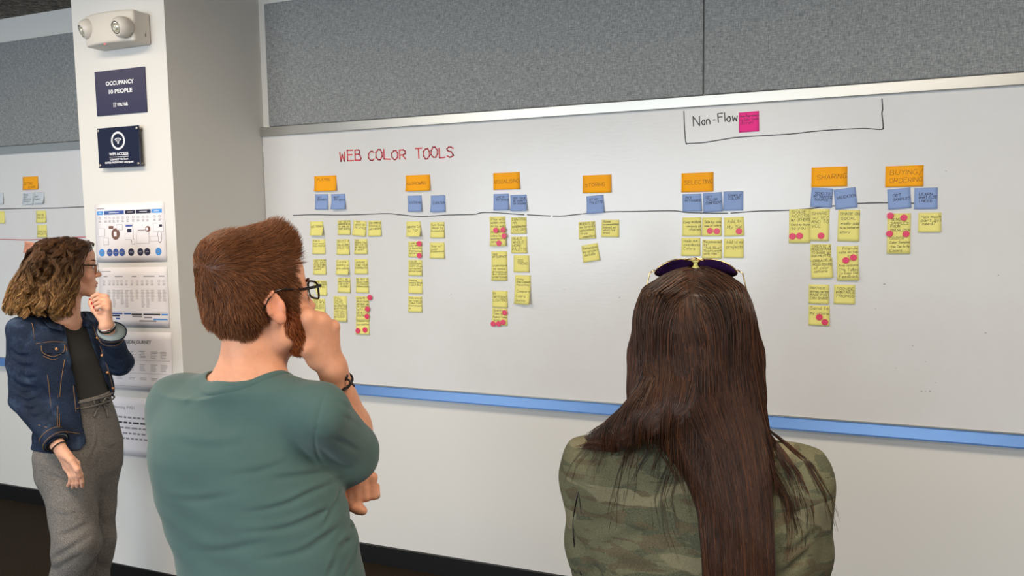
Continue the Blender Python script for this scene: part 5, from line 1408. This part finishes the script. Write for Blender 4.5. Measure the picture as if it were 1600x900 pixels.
jk._push(lambda X, Y, Z: np.minimum(-((X-hemA[0])*hv_[0]+(Y-hemA[1])*hv_[1]+(Z-hemA[2])*hv_[2]), Z-at(80, 688, DW)[2]), np.array([-9, -9, 0]), np.array([9, 9, 1.05]), .003, 'sub')
jk.build(.005)
jf = [([(20, 560), (34, 572), (52, 574)], .004, .010), ([(18, 590), (34, 604), (54, 608)], .005, .010), ([(26, 618), (42, 628), (60, 622)], .005, .009), ([(40, 640), (52, 652), (66, 648)], .004, .008), ([(50, 655), (64, 668), (78, 664)], .003, .008), ([(44, 520), (52, 545), (56, 575)], .004, .009), ([(62, 590), (74, 620), (84, 650)], .003, .010), ([(96, 600), (100, 630), (102, 660)], .002, .008), ([(170, 552), (182, 560), (196, 562)], .004, .008), ([(150, 535), (160, 548), (170, 562)], .003, .008), ([(30, 500), (50, 510), (68, 512)], .002, .009)]
jf += [([(16, 545), (30, 556), (46, 556)], .003, .008), ([(22, 604), (36, 614), (52, 612)], .004, .008), ([(33, 632), (46, 640), (60, 636)], .004, .008), ([(28, 575), (42, 590), (58, 588)], .003, .008), ([(66, 575), (70, 605), (76, 635)], .003, .008), ([(108, 545), (112, 575), (114, 605)], .002, .007), ([(160, 560), (172, 575), (186, 578)], .004, .008), ([(165, 600), (170, 610), (176, 618)], .003, .007), ([(52, 500), (60, 512), (72, 520)], .003, .007)]
for pl, am, wd in jf: jk.crease(lies_on(jk, pl, 2.6, 3.4), am*1.5, wd)
jk.warp(lambda X, Y, Z: .0016*np.sin(Z*70+X*45+2*np.sin(Y*30+Z*11)), tc-.7, tc+.7)
jk.cap(wWR+(wER-wWR)*.20, wWR, .0345, .033, .003, 'sub'); jk.cap(LC+(wEL-LC)*.12, LC+(LC-wEL)*.4, .034, .034, .003, 'sub')
jacket = vol_obj('denim_jacket', jk, .0036, MT['denim'], woman, None, 1)
# turned-back cuffs
def cuff(c, ax, r0, r1, ln, name):
    ax = ax/np.linalg.norm(ax)
    o = MB().lathe(c, ax, [(r0-.004, -.004), (r0, -.002), (r0+.001, ln*.3), (r1-.001, ln*.85), (r1, ln), (r1-.003, ln+.001), (r1-.005, ln*.85), (r0-.005, .004)], 32).build(name, MT['denim'], jacket, True)
    MB().lathe(c+ax*ln*.55, ax, [(r0*.45+r1*.55-.0035, 0), (r1-.0045, ln*.40)], 32).build('cuff_lining', MT['denim_back'], o, True)
    for q in (.18, .85): MB().tube([c+ax*ln*q+p for p in ring_pts(ax, (r0+(r1-r0)*q)+.0006)], .0011, 5, False).build('topstitch', MT['stitch'], o, True)
    return o
def ring_pts(ax, r, n=40):
    u = np.cross(ax, UP); u /= np.linalg.norm(u); w = np.cross(ax, u)
    return [(u*math.cos(2*math.pi*i/n)+w*math.sin(2*math.pi*i/n))*r for i in range(n+2)]
dR = wWR-wER; cuff(wWR-dR/np.linalg.norm(dR)*.055, dR+CR*.02, .043, .047, .045, 'cuff')
dL = wWL-wEL; cuff(LC-dL/np.linalg.norm(dL)*.012, dL+CR*.06, .041, .055, .046, 'cuff')
for pl in ([(97, 503), (108, 535), (118, 575), (124, 620), (129, 676)], [(92, 508), (102, 540), (111, 580), (117, 625), (121, 674)], [(56, 534), (80, 531), (104, 532)], [(56, 537), (80, 534), (104, 535)], [(60, 552), (72, 558), (84, 562), (96, 556), (104, 548)], [(70, 565), (76, 600), (80, 640), (84, 668)], [(98, 562), (92, 600), (90, 640), (90, 670)], [(101, 562), (95, 600), (93, 640), (93, 670)], [(60, 664), (90, 672), (128, 678)], [(40, 490), (50, 505), (54, 530)], [(144, 505), (156, 540), (168, 575), (178, 612)], [(22, 500), (30, 515), (42, 528)]):
    draw_on(jk, pl, 2.6, 3.5, .0010, 'topstitch', MT['stitch'], jacket, -.0022)
# pocket flap, collar leaves, buttons
def patch(v, corners, name, m, par, d0, d1, off=-.004, n=8, th=.003):
    """a sewn-on piece of cloth that follows the garment under it (corner pixels in order)"""
    c = np.array(corners, float); V = []
    for j in range(n+1):
        for i in range(n+1):
            s, t = i/n, j/n; p = c[0]*(1-s)*(1-t)+c[1]*s*(1-t)+c[2]*s*t+c[3]*(1-s)*t
            V.append(at(p[0], p[1], surf_depth(v, p[0], p[1], d0, d1)+off))
    V = np.array(V).reshape(n+1, n+1, 3)
    for _ in range(4): V[1:-1, 1:-1] = (V[:-2, 1:-1]+V[2:, 1:-1]+V[1:-1, :-2]+V[1:-1, 2:])/4
    vv = list(V.reshape(-1, 3))+list((V+CF*th).reshape(-1, 3)); n1 = (n+1)**2; Fc = []
    for j in range(n):
        for i in range(n):
            q = j*(n+1)+i; Fc += [(q, q+n+1, q+n+2, q+1), (n1+q, n1+q+1, n1+q+n+2, n1+q+n+1)]
    rim = list(range(n+1))+[(n+1)*(j+1)+n for j in range(n)]+[n*(n+1)+i for i in range(n-1, -1, -1)]+[(n+1)*j for j in range(n-1, 0, -1)]
    for a_, b_ in zip(rim, rim[1:]+rim[:1]): Fc.append((a_, b_, n1+b_, n1+a_))
    return mesh_obj(name, vv, Fc, m, par, True)
fl = patch(jk, [(62, 538), (103, 536), (101, 552), (66, 553)], 'pocket_flap', MT['denim'], jacket, 2.6, 3.4)
draw_on(jk, [(64, 540), (67, 551), (83, 557), (99, 550), (101, 538)], 2.6, 3.4, .0010, 'topstitch', MT['stitch'], fl, -.0058)
def button(px, py, v, d0, d1, r=.0075, par=None):
    p = lies_on(v, [(px, py)], d0, d1, -.004)[0]; MB().lathe(p, -CF+wt.y*.3, [(r, 0), (r, .002), (r*.7, .0032), (.0003, .0034)], 16).build('button', MT['brass'], par or jacket, True)
button(88, 546, jk, 2.6, 3.4, par=fl)
for px, py in ((114, 543), (121, 574), (122.5, 605.5), (124, 637.5), (125.5, 668)): draw_on(jk, [(px-4, py+.5), (px, py), (px+4, py-.5)], 2.6, 3.4, .0018, 'buttonhole', MT['stitch'], jacket, -.001)
for px, py in ((152, 528), (160, 555.5), (168.5, 582), (176, 607)): button(px, py, jk, 2.7, 3.5)
patch(jk, [(52, 481), (78, 487), (100, 518), (76, 512)], 'collar', MT['denim'], jacket, 2.6, 3.4, -.017, th=.008)
patch(jk, [(116, 486), (132, 487), (146, 506), (131, 512)], 'collar', MT['denim'], jacket, 2.7, 3.5, -.017, th=.008)

# wavy shoulder-length hair
wh = Vol()
wh.ell(wf(0, -.026, .034), (.084, .098, .086), wf, .01)
wh.ell(wf(0, .028, .078), (.064, .060, .042), wf, .03)
wh.ell(wf(0, -.092, -.062), (.094, .084, .098), wf, .05)
wh.ell(wf(0, -.125, -.100), (.080, .068, .062), wf, .03)
for s in (-1, 1):
    wh.chain([wf(s*.066, .018, .060), wf(s*.080, -.026, .008), wf(s*.086, -.046, -.060), wf(s*.083, -.050, -.112), wf(s*.076, -.048, -.142)], (.020, .026, .031, .028, .016), .03)
wh.ell(wf(0, .148, -.020), (.105, .105, .112), wf, .012, 'sub')
wh.cap(wf(0, -.005, -.060), wf(0, .03, -.22), .052, .060, .012, 'sub')
gold = [(112, 76, 46), (150, 106, 62), (194, 146, 88), (226, 186, 124)]
def wtint(V):
    L_ = wf.loc(V); t = np.clip((.07-L_[:, 2])/.2, 0, 1)[:, None]; return lin(78, 52, 34)*(1-t)+lin(120, 84, 50)*t
whair = vol_obj('hair', wh, .0034, MT['hair'], woman, None, 2, wtint)
Vh, _ = wh.mesh(); Vh = Vh[wv.sample(Vh) > .002]; Lh = wf.loc(Vh)
def wave_strands(v, fr, pool, n, ng, steps, ln_fn, field, par, m, tint_fn, r0, amp, freq, jit=.04, inertia=.7, pinch=.55, offs=(.001, .008), name='hair_strands'):
    """locks: guide fibres run down the hair mass and wave together; every strand keeps to its guide"""
    Rg = pool[RNG.integers(0, len(pool), ng)]; R0 = pool[RNG.integers(0, len(pool), n)]
    D0 = field(Rg, 0); D0 /= np.linalg.norm(D0, axis=1)[:, None]; step = ln_fn(Rg)/steps
    G = grow(v, Rg, D0, steps, step, RNG.uniform(*offs, ng), field, jit, inertia, .10)
    s = np.linspace(0, 1, steps); T = np.gradient(G, axis=1); T /= np.linalg.norm(T, axis=2)[..., None]+1e-9
    N_ = v.grad(G.reshape(-1, 3)).reshape(G.shape); W = np.cross(T, N_)
    if amp:
        ph = RNG.uniform(0, 6.28, ng)[:, None]+s[None, :]*(step*steps)[:, None]*freq*RNG.uniform(.8, 1.2, ng)[:, None]; e = np.clip(s*1.8, 0, 1)[None, :]*amp
        G = G+W*(np.sin(ph)*e)[..., None]+N_*((np.cos(ph)*.5+.5)*e*.7)[..., None]
    d = ((R0[:, None, :]-Rg[None, :, :])**2).sum(2); near = d.argmin(1)
    o = (R0-Rg[near])[:, None, :]*(1-pinch*s)[None, :, None]
    o = o-N_[near]*np.minimum((o*N_[near]).sum(2), 0)[..., None]
    tw = RNG.uniform(0, 6.28, n)[:, None]+s[None, :]*RNG.uniform(3, 8, n)[:, None]; e = .0016*np.clip(s*2, 0, 1)[None, :]
    P = G[near]+o+W[near]*(np.sin(tw)*e)[..., None]+N_[near]*(np.cos(tw)*e+RNG.uniform(0, .0012, n)[:, None])[..., None]
    return strands_mesh(name, P, r0, r0*.35, m, par, tint_fn(P))
def wfield(P, i):
    L_ = wf.loc(P); top = np.clip((L_[:, 2]-.045)/.05, 0, 1)[:, None]
    out = np.stack([np.sign(L_[:, 0])*.7, -.45+0*L_[:, 0], -.2+0*L_[:, 0]], 1)
    dn = np.stack([L_[:, 0]*1.5, np.where(L_[:, 1] < -.06, -.32, -.05)*np.ones(len(L_)), -1+0*L_[:, 0]], 1)
    tuck = np.clip((-.12-L_[:, 2])/.05, 0, 1)[:, None]*np.stack([-L_[:, 0]*4, .4+0*L_[:, 0], 0*L_[:, 0]], 1)
    return (out*top+dn*(1-top)+tuck)@wf.M
n = 6500; R0 = Vh[RNG.integers(0, len(Vh), n)]
def wst(P):
    L_ = wf.loc(P.reshape(-1, 3)).reshape(P.shape); t = np.clip((.05-L_[..., 2]+RNG.normal(0, .03, P.shape[:1])[:, None])/.19, 0, 1)[..., None]
    hi = np.array([lin(*c) for c in gold])[RNG.choice(4, len(P), p=[.25, .3, .3, .15])][:, None, :]; lo = np.array([lin(84, 56, 36), lin(104, 72, 46)])[RNG.integers(0, 2, len(P))][:, None, :]
    return lo*(1-t)+hi*t
def wlen(R):
    L_ = wf.loc(R); return np.clip(L_[:, 2]+.168, .03, .25)*RNG.uniform(.92, 1.1, len(R))+.02
wave_strands(wh, wf, Vh, n, 170, 22, wlen, wfield, whair, MT['hair'], wst, .0008, .0095, 82, .03, .55, .72, (.001, .010))
# things on her wrists
da_ = (wWR-wER)/np.linalg.norm(wWR-wER)
wristband(wv, wWR+da_*.012, da_, .03, 'bracelet', MT['dark_cord'], 'thin black cord bracelet on the hanging wrist of the woman', 'bracelet', 1, 0, .0024)
wristband(wv, wWR-da_*.010, da_, .03, 'wristwatch', MT['dark_cord'], 'black watch strap just under the rolled denim cuff', 'watch', 2, .0014, .0042)
db_ = (wWL-wEL)/np.linalg.norm(wWL-wEL)
wristband(wv, wWL-db_*.002, db_, .03, 'bangle', MT['silver'], 'silver bangle on the raised wrist of the woman', 'bangle', 1, 0, .0026, tilt=CF*.1)
wristband(wv, wWL-db_*.012, db_, .03, 'bracelet', MT['dark_cord'], 'grey cord bracelet below the silver bangle', 'bracelet', 2, .0012, .0028, tilt=-CF*.08)
# ------------------------------------------------------------------ the long-haired woman in the camouflage jacket
MT['camo'] = mat('camouflage_twill', (92, 96, 70), .85, spec=.15)
m_ = MT['camo']; ST = (.9, .9, 3.0)
na_ = noise(m_, 11, 3, .45, stretch=ST, dist=.6); nb_ = noise(m_, 13, 3, .45, stretch=(1.1, 1.1, 3.4), dist=.7); nc_ = noise(m_, 9, 3, .4, stretch=(.8, .8, 2.8), dist=.5)
N_, L_, B_ = nodes(m_)
def thr(sock, lo, hi): return ramp(m_, sock, [(lo, (0, 0, 0, 1)), (hi, (1, 1, 1, 1))]).outputs['Color']
c1 = mixc(m_, thr(na_.outputs['Fac'], .515, .53), srgb(88, 87, 66), srgb(63, 66, 51))
c2 = mixc(m_, thr(nb_.outputs['Fac'], .555, .57), c1, srgb(78, 69, 52))
c3 = mixc(m_, thr(nc_.outputs['Fac'], .575, .59), c2, srgb(114, 108, 85))
nw = noise(m_, 700, 2, .6); base(m_, mixc(m_, .18, c3, ramp(m_, nw.outputs['Fac'], [(.35, (40, 40, 32)), (.65, (150, 146, 120))]).outputs['Color'])); bump(m_, nw.outputs['Fac'], .25, .0007)
DH = 1.27
hf = Frame(at(1086, 553, DH), 14, -2, 0)
ht = Frame(at(1088, 800, DH), 14, 0, 0)
hC7 = at(1086, 676, 1.235)
hSL, hSR = at(932, 738, 1.285), at(1240, 756, 1.235)
hEL, hER = at(948, 960, 1.33), at(1238, 962, 1.30)
hWL, hWR = at(1120, 985, 1.50), at(1040, 1000, 1.52)
h_rows = [(705, 925, 1248, .066), (745, 912, 1262, .094), (800, 912, 1266, .108), (870, 918, 1262, .110), (930, 928, 1252, .108), (1000, 936, 1246, .108), (1070, 934, 1250, .116), (1130, 930, 1254, .12)]
hsecs = [(at((l+r)/2, y, DH), (r-l)/2*DH/F_PX*1.0, b) for y, l, r, b in h_rows]
hhip = hsecs[-1][0]; h_base = np.array([hhip[0], hhip[1], 0]); hhips = {s: hhip+ht.x*s*.085 for s in (-1, 1)}
gv = Vol()
head(gv, hf, male=False)
gv.cap(hf(0, -.028, -.035), hC7+ht.y*.02, .046, .052, .025); gv.cap(hf(0, .004, -.05), hC7+ht.y*.045-UP*.02, .042, .046, .025)
gv.loft(hsecs, ht, .03, grow=-.013)
for S_ in (hSL, hSR): gv.cap(hC7+ht.y*.015-UP*.03, S_, .036, .038, .04)
for S_, E_, W_2, sg_ in ((hSL, hEL, hWL, 1), (hSR, hER, hWR, -1)):
    gv.cap(S_, E_, .042, .035, .03); gv.cap(E_, E_+(W_2-E_)*.3, .035, .036, .02); gv.cap(E_+(W_2-E_)*.3, W_2, .036, .0215, .02)
    d_ = (W_2-E_)/np.linalg.norm(W_2-E_); sd_ = np.cross(d_, FH); sd_ = UP-d_*d_[2]; sd_ /= np.linalg.norm(sd_)
    Kq = [W_2+d_*.082+sd_*(.027-.018*i) for i in range(4)]
    for i, kp in enumerate(Kq):
        gv.cap(W_2, kp, .016, .0105, .012); pts, _ = bend_chain(kp, d_, np.cross(d_, -FH), (.040, .024, .019), (.35, .5, .4)); finger(gv, pts, .009, .0065)
    pts, _ = bend_chain(W_2+d_*.02+sd_*.022, d_*.7+sd_*.7, np.cross(sd_, -FH), (.035, .028, .022), (0, .2, .3)); finger(gv, pts, .013, .008)
h_ank = legs(gv, hhips, h_base, ht, (.072, .048, .036), .10)
for a in h_ank: gv.cap(a-UP*.03, a+ht.y*.09-UP*.055, .032, .026, .02)
lady = vol_obj('person', gv, .0035, MT['skin_w'], None, h_base, 1, lambda V: face_tint(V, hf, SK_W, lin(204, 130, 118), .35))
tag(lady, 'woman with very long dark brown hair in camouflage jacket, seen from behind', 'person')
eyes(hf, lady); brows(hf, lady, MT['hair'], brownb, 110)
# trousers and shoes
tv = Vol(); tv.loft([(hhip+UP*.10, .155, .115), (hhip, .172, .122), (hhip-UP*.09, .172, .122), (hhip-UP*.15, .13, .10)], ht, .04); legs(tv, {s: hhips[s]-UP*.05 for s in hhips}, h_base, ht, (.090, .066, .05), .10)
vol_obj('trousers', tv, .008, MT['denim_dark'], lady, None, 1)
for a in h_ank:
    sv = Vol(); shoe(sv, a, ht.y); sv.half((0, 0, .001), -UP, np.array([a[0]-.3, a[1]-.3, -.1]), np.array([a[0]+.3, a[1]+.3, .001]), 0); vol_obj('shoe', sv, .006, MT['shoe'], lady, None, 1)
# jacket
cj = Vol(); cj.loft(hsecs, ht, .025)
for S_ in (hSL, hSR): cj.cap(hC7+ht.y*.012-UP*.026, S_+UP*.002, .044, .052, .045)
for S_, E_, W_2 in ((hSL, hEL, hWL), (hSR, hER, hWR)):
    cj.chain([S_, S_+(E_-S_)*.5, E_], (.0585, .0575, .052), .018); cj.cap(E_, E_+(W_2-E_)*.82, .052, .040, .02)
    cj.cap(E_+(W_2-E_)*.72, W_2, .033, .033, .003, 'sub')
cj.ell(hC7+ht.y*.03+UP*.010, (.066, .062, .038), ht, .025)
cj.cap(hC7+ht.y*.040+UP*.02, hC7+ht.y*.085+UP*.12, .056, .08, .004, 'sub')
cj.build(.005)
cf = [([(893, 712), (897, 760), (903, 810), (912, 868)], .0022, .0035), ([(1268, 742), (1268, 800), (1264, 858)], .0022, .0035), ([(915, 872), (940, 905), (955, 940)], .0045, .008), ([(1262, 862), (1240, 880), (1220, 900)], .0045, .008),
      ([(905, 840), (925, 870), (936, 899)], .003, .008), ([(1268, 836), (1250, 852), (1225, 868)], .003, .008), ([(925, 810), (985, 832), (1040, 845)], .0022, .010), ([(930, 858), (980, 840), (1030, 822)], .0025, .010), ([(1226, 780), (1240, 800), (1246, 830)], .002, .008), ([(884, 770), (896, 790), (902, 815)], .003, .007), ([(888, 815), (898, 838), (906, 860)], .003, .007), ([(1280, 790), (1288, 820), (1286, 850)], .003, .007), ([(940, 880), (985, 885), (1040, 895)], .002, .010), ([(930, 770), (970, 775), (1010, 772)], .0014, .010)]
for pl, am, wd in cf: cj.crease(lies_on(cj, pl, .95, 1.5), am, wd)
cj.warp(lambda X, Y, Z: .0014*np.sin(Z*52+X*38+2*np.sin(X*25+Z*13)), ht.o-.7, ht.o+.7)
camo = vol_obj('camouflage_jacket', cj, .0033, MT['camo'], lady, None, 1)
MT['olive_thread'] = mat('dark_olive_thread', (46, 48, 36), .8)
for pl in ([(899, 712), (903, 760), (909, 810), (917, 862)], [(1262, 742), (1262, 800), (1258, 855)], [(960, 736), (1010, 741), (1060, 743)], [(1205, 752), (1235, 756), (1258, 752)]):
    draw_on(cj, pl, .95, 1.5, .0007, 'topstitch', MT['olive_thread'], camo, -.0004)
draw_on(cj, [(903, 770), (896, 810), (897, 850), (908, 899)], .95, 1.5, .0010, 'sleeve_zip', MT['black'], camo, -.0022)

# hair: a heavy fall down the back and a swathe drawn over the left shoulder
lh = Vol()
lh.ell(hf(0, -.010, .048), (.0865, .108, .090), hf, .01)
lh.ell(hf(0, .024, .080), (.066, .070, .048), hf, .03)
rows = [(455, 1018, 1140, 1.255, .085), (480, 1001, 1156, 1.26, .098), (520, 996, 1172, 1.26, .104), (580, 990, 1181, 1.255, .102), (640, 988, 1189, 1.235, .084), (690, 1022, 1197, 1.205, .062), (740, 1066, 1203, 1.175, .044), (800, 1090, 1206, 1.155, .032), (860, 1096, 1209, 1.147, .028), (920, 1099, 1211, 1.143, .025), (980, 1106, 1208, 1.142, .020), (1030, 1124, 1198, 1.142, .010)]
lh.loft([(at((l+r)/2, y, d), (r-l)/2*d/F_PX, b) for y, l, r, d, b in rows], ht, .02, p=2.2)
sweep = [at(1090, 590, 1.175), at(1040, 630, 1.19), at(1005, 655, 1.20), at(968, 676, 1.215), at(940, 688, 1.245), at(922, 694, 1.285), at(915, 720, 1.34)]
lh.chain(sweep, (.024, .027, .024, .016, .011, .009, .007), .03)
for s in (-1, 1): lh.chain([hf(s*.070, .030, .060), hf(s*.078, .010, .0), hf(s*.076, .004, -.06), hf(s*.068, .0, -.12)], (.016, .020, .022, .02), .025)
lh.ell(hf(0, .150, -.010), (.105, .105, .115), hf, .012, 'sub')
dk = [(56, 33, 20), (42, 25, 16), (78, 46, 27), (98, 58, 33)]
lhair = vol_obj('hair', lh, .0035, MT['hair'], lady, None, 2, lambda V: np.tile(lin(46, 29, 20), (len(V), 1)))
both = Vol(); both.ops = lh.ops+cj.ops; both.build(.005)
dm = depth_map(both, 860, 1330, 405, 1130, .95, 1.6, 2.5, 150)
def ltint(P):
    n = len(P); c = np.array([lin(*q) for q in dk])[RNG.choice(4, n, p=[.42, .34, .19, .05])]; c = np.clip(c*RNG.normal(1, .14, (n, 1)), 0, 1)
    s = np.linspace(0, 1, P.shape[1])[None, :, None]; return c[:, None, :]*(1+.35*np.clip(s-.45, 0, 1))*np.ones(P.shape[:2]+(1,))
def down_strands(n, path, r0, lo, hi, off, jit=1.2, steps=44, nm='hair_strands'):
    """path(u, t) -> photo pixel of strand u at run t; the strand lies on the hair mass and the jacket below"""
    u = RNG.uniform(lo, hi, n); t = np.linspace(0, 1, steps); px, py = path(u[:, None], t[None, :], n)
    a1, a2 = RNG.uniform(0, 6.28, (2, n, 1)); px = px+jit*(np.sin(a1+t*RNG.uniform(3, 9, (n, 1)))+.5*np.sin(a2+t*RNG.uniform(9, 22, (n, 1))))*np.clip(t*3, .15, 1)
    d = dm(px.ravel(), py.ravel()).reshape(px.shape); k = np.ones(5)/5
    d = np.apply_along_axis(lambda q: np.convolve(np.pad(q, 2, mode='edge'), k, 'valid'), 1, d)
    d = d-RNG.uniform(*off, (n, 1))*np.clip(t*4, .3, 1)
    P = at_many(px, py, d)
    return strands_mesh(nm, P, r0, r0*.4, MT['hair'], lhair, ltint(P))
RY = np.array([422., 430, 445, 470, 520, 580, 640, 690, 740, 800, 860, 920, 980, 1060]); RL = np.array([1062., 1040, 1020, 1005, 999, 1000, 1030, 1056, 1074, 1090, 1096, 1099, 1104, 1112]); RR_ = np.array([1090., 1108, 1130, 1150, 1170, 1180, 1188, 1196, 1202, 1206, 1208, 1210, 1210, 1206])
def main_path(u, t, n):
    end = 1000+RNG.uniform(-150, 70, (n, 1)); end = np.minimum(end, 1075)
    y = 424+(end-424)*t; part = 1076.
    l = np.interp(y, RY, RL); r = np.interp(y, RY, RR_); x = l+(r-l)*u
    return x, y+0*u
# strands of the left half leave the fall and cross to the left shoulder
def left_path(u, t, n):
    kx = np.array([1068., 1030, 1006, 1000, 1000, 998, 975, 940, 918, 908]); ky = np.array([424., 440, 480, 530, 580, 625, 664, 684, 692, 702])
    ix = np.array([1076., 1082, 1092, 1104, 1108, 1094, 1056, 1012, 982, 962]); iy = np.array([424., 450, 500, 545, 595, 640, 672, 690, 698, 708])
    tt = np.linspace(0, 1, 10); e = RNG.uniform(.84, 1.0, (n, 1)); q = t*e
    return np.interp(q, tt, kx)*(1-u)+np.interp(q, tt, ix)*u, np.interp(q, tt, ky)*(1-u)+np.interp(q, tt, iy)*u
down_strands(9000, main_path, .00045, .30, 1.0, (.0005, .007))
down_strands(1500, main_path, .0005, .02, .34, (.0005, .004))
down_strands(5000, left_path, .00045, 0.0, 1.0, (.0005, .007))
# loose wisps across the jacket
def wisp(kx, ky, spread):
    def f(u, t, n):
        tt = np.linspace(0, 1, len(kx)); e = RNG.uniform(.6, 1.0, (n, 1)); s = (u-.5)*spread
        return np.interp(t*e, tt, kx)+s*(.3+t), np.interp(t*e, tt, ky)+.15*s
    return f
for kx, ky, sp_, n_ in (([985, 960, 930, 915, 912], [668, 690, 705, 730, 760], 44, 16), ([1010, 985, 975, 966, 962], [670, 700, 740, 790, 835], 36, 14), ([1040, 1024, 1012, 1004, 998], [670, 700, 730, 760, 790], 40, 14), ([1060, 1046, 1030, 1036, 1052], [690, 730, 780, 830, 880], 44, 12), ([1188, 1215, 1240, 1256, 1262], [660, 700, 740, 790, 840], 26, 60), ([1180, 1225, 1265, 1292, 1308], [655, 690, 725, 775, 832], 14, 50), ([1160, 1200, 1232, 1243, 1240], [660, 720, 780, 830, 880], 24, 40), ([1000, 960, 930, 905], [650, 680, 692, 700], 18, 60)):
    down_strands(n_, wisp(kx, ky, sp_), .0004, 0, 1, (.001, .004), 1.6, 36)
Vh, _ = lh.mesh(); Vh = Vh[(gv.sample(Vh) > .002) & (cj.sample(Vh) > .002)]; Lh = hf.loc(Vh); Vh = Vh[Lh[:, 2] > -.04]
n = 3500; R0 = Vh[RNG.integers(0, len(Vh), n)]
def lfield(P, i):
    L_ = hf.loc(P); top = np.clip((L_[:, 2]-.05)/.06, 0, 1)[:, None]; out = np.stack([np.sign(L_[:, 0])*.6, -.6+0*L_[:, 0], -.2+0*L_[:, 0]], 1); dn = np.stack([L_[:, 0]*.8, np.where(L_[:, 1] > .02, -.5, -.02), -1+0*L_[:, 0]], 1)
    return (out*top+dn*(1-top))@hf.M
D0 = lfield(R0, 0); D0 /= np.linalg.norm(D0, axis=1)[:, None]
P = grow(lh, R0, D0, 16, RNG.uniform(.008, .014, n), RNG.uniform(.0005, .004, n), lfield, .03, .5, .6)
strands_mesh('hair_strands', P, .00055, .0002, MT['hair'], lhair, ltint(P))
# sunglasses pushed up on the crown
MT['gold'] = mat('gold_wire', (214, 178, 118), .22, 1.0); MT['purple_lens'] = mat('dark_purple_lens', (66, 36, 84), .08, spec=.7)
sgf = Frame(hf(0, .012, .140), axes=(hf.x, rot_axis(hf.y, hf.x, 1.02), rot_axis(hf.z, hf.x, 1.02)))
sg_ = empty('sunglasses', tuple(sgf(0, 0, 0)), 'gold-rimmed purple sunglasses pushed up on the long-haired woman\'s head', 'sunglasses')
def drop(s, k=1.0, n=40):
    out = []
    for a in np.linspace(0, 2*math.pi, n, endpoint=False):
        c, q = math.cos(a), math.sin(a); w = .031*(1-.14*max(-q, 0)) ; h_ = .021 if q > 0 else .029
        out.append((s*.0345+s*.003*min(q, 0)*0+c*w*k, q*h_*k+.004))
    return out
for s in (-1, 1):
    pts = drop(s); L3 = [sgf(x, .006-4.2*x*x, z) for x, z in pts]
    MB().tube(L3+[L3[0], L3[1]], .0011, 8, False).build('rim', MT['gold'], sg_, True)
    rings = []; mbl = MB()
    V = []; n_ = 40
    for k_ in (1.0, .6, .25): V += [sgf(x, .006-4.2*x*x+.002*(1-k_), z) for x, z in drop(s, k_)]
    V.append(sgf(s*.0345, .006-4.2*.0345**2+.0022, .004))
    Fc = [(r*n_+i, r*n_+(i+1) % n_, (r+1)*n_+(i+1) % n_, (r+1)*n_+i) for r in range(2) for i in range(n_)]+[(2*n_+i, 2*n_+(i+1) % n_, 3*n_) for i in range(n_)]
    o = mesh_obj('lens', V, Fc, MT['purple_lens'], sg_, True); so = o.modifiers.new('solid', 'SOLIDIFY'); so.thickness = .0014
    MB().tube([sgf(s*.0655, -.010, .012), sgf(s*.0735, -.016, .012), hf(s*.082, .010, .098), hf(s*.084, -.030, .062), hf(s*.080, -.048, .040)], [.0012, .0012, .0011, .0014, .0012], 8).build('temple', MT['gold'], sg_, True)
MB().tube([sgf(-.016, .005, .014), sgf(-.006, .006, .0185), sgf(.006, .006, .0185), sgf(.016, .005, .014)], .0012, 8).build('bridge', MT['gold'], sg_, True)
MB().tube([sgf(-.020, .004, .021), sgf(0, .005, .025), sgf(.020, .004, .021)], .0011, 8).build('brow_bar', MT['gold'], sg_, True)
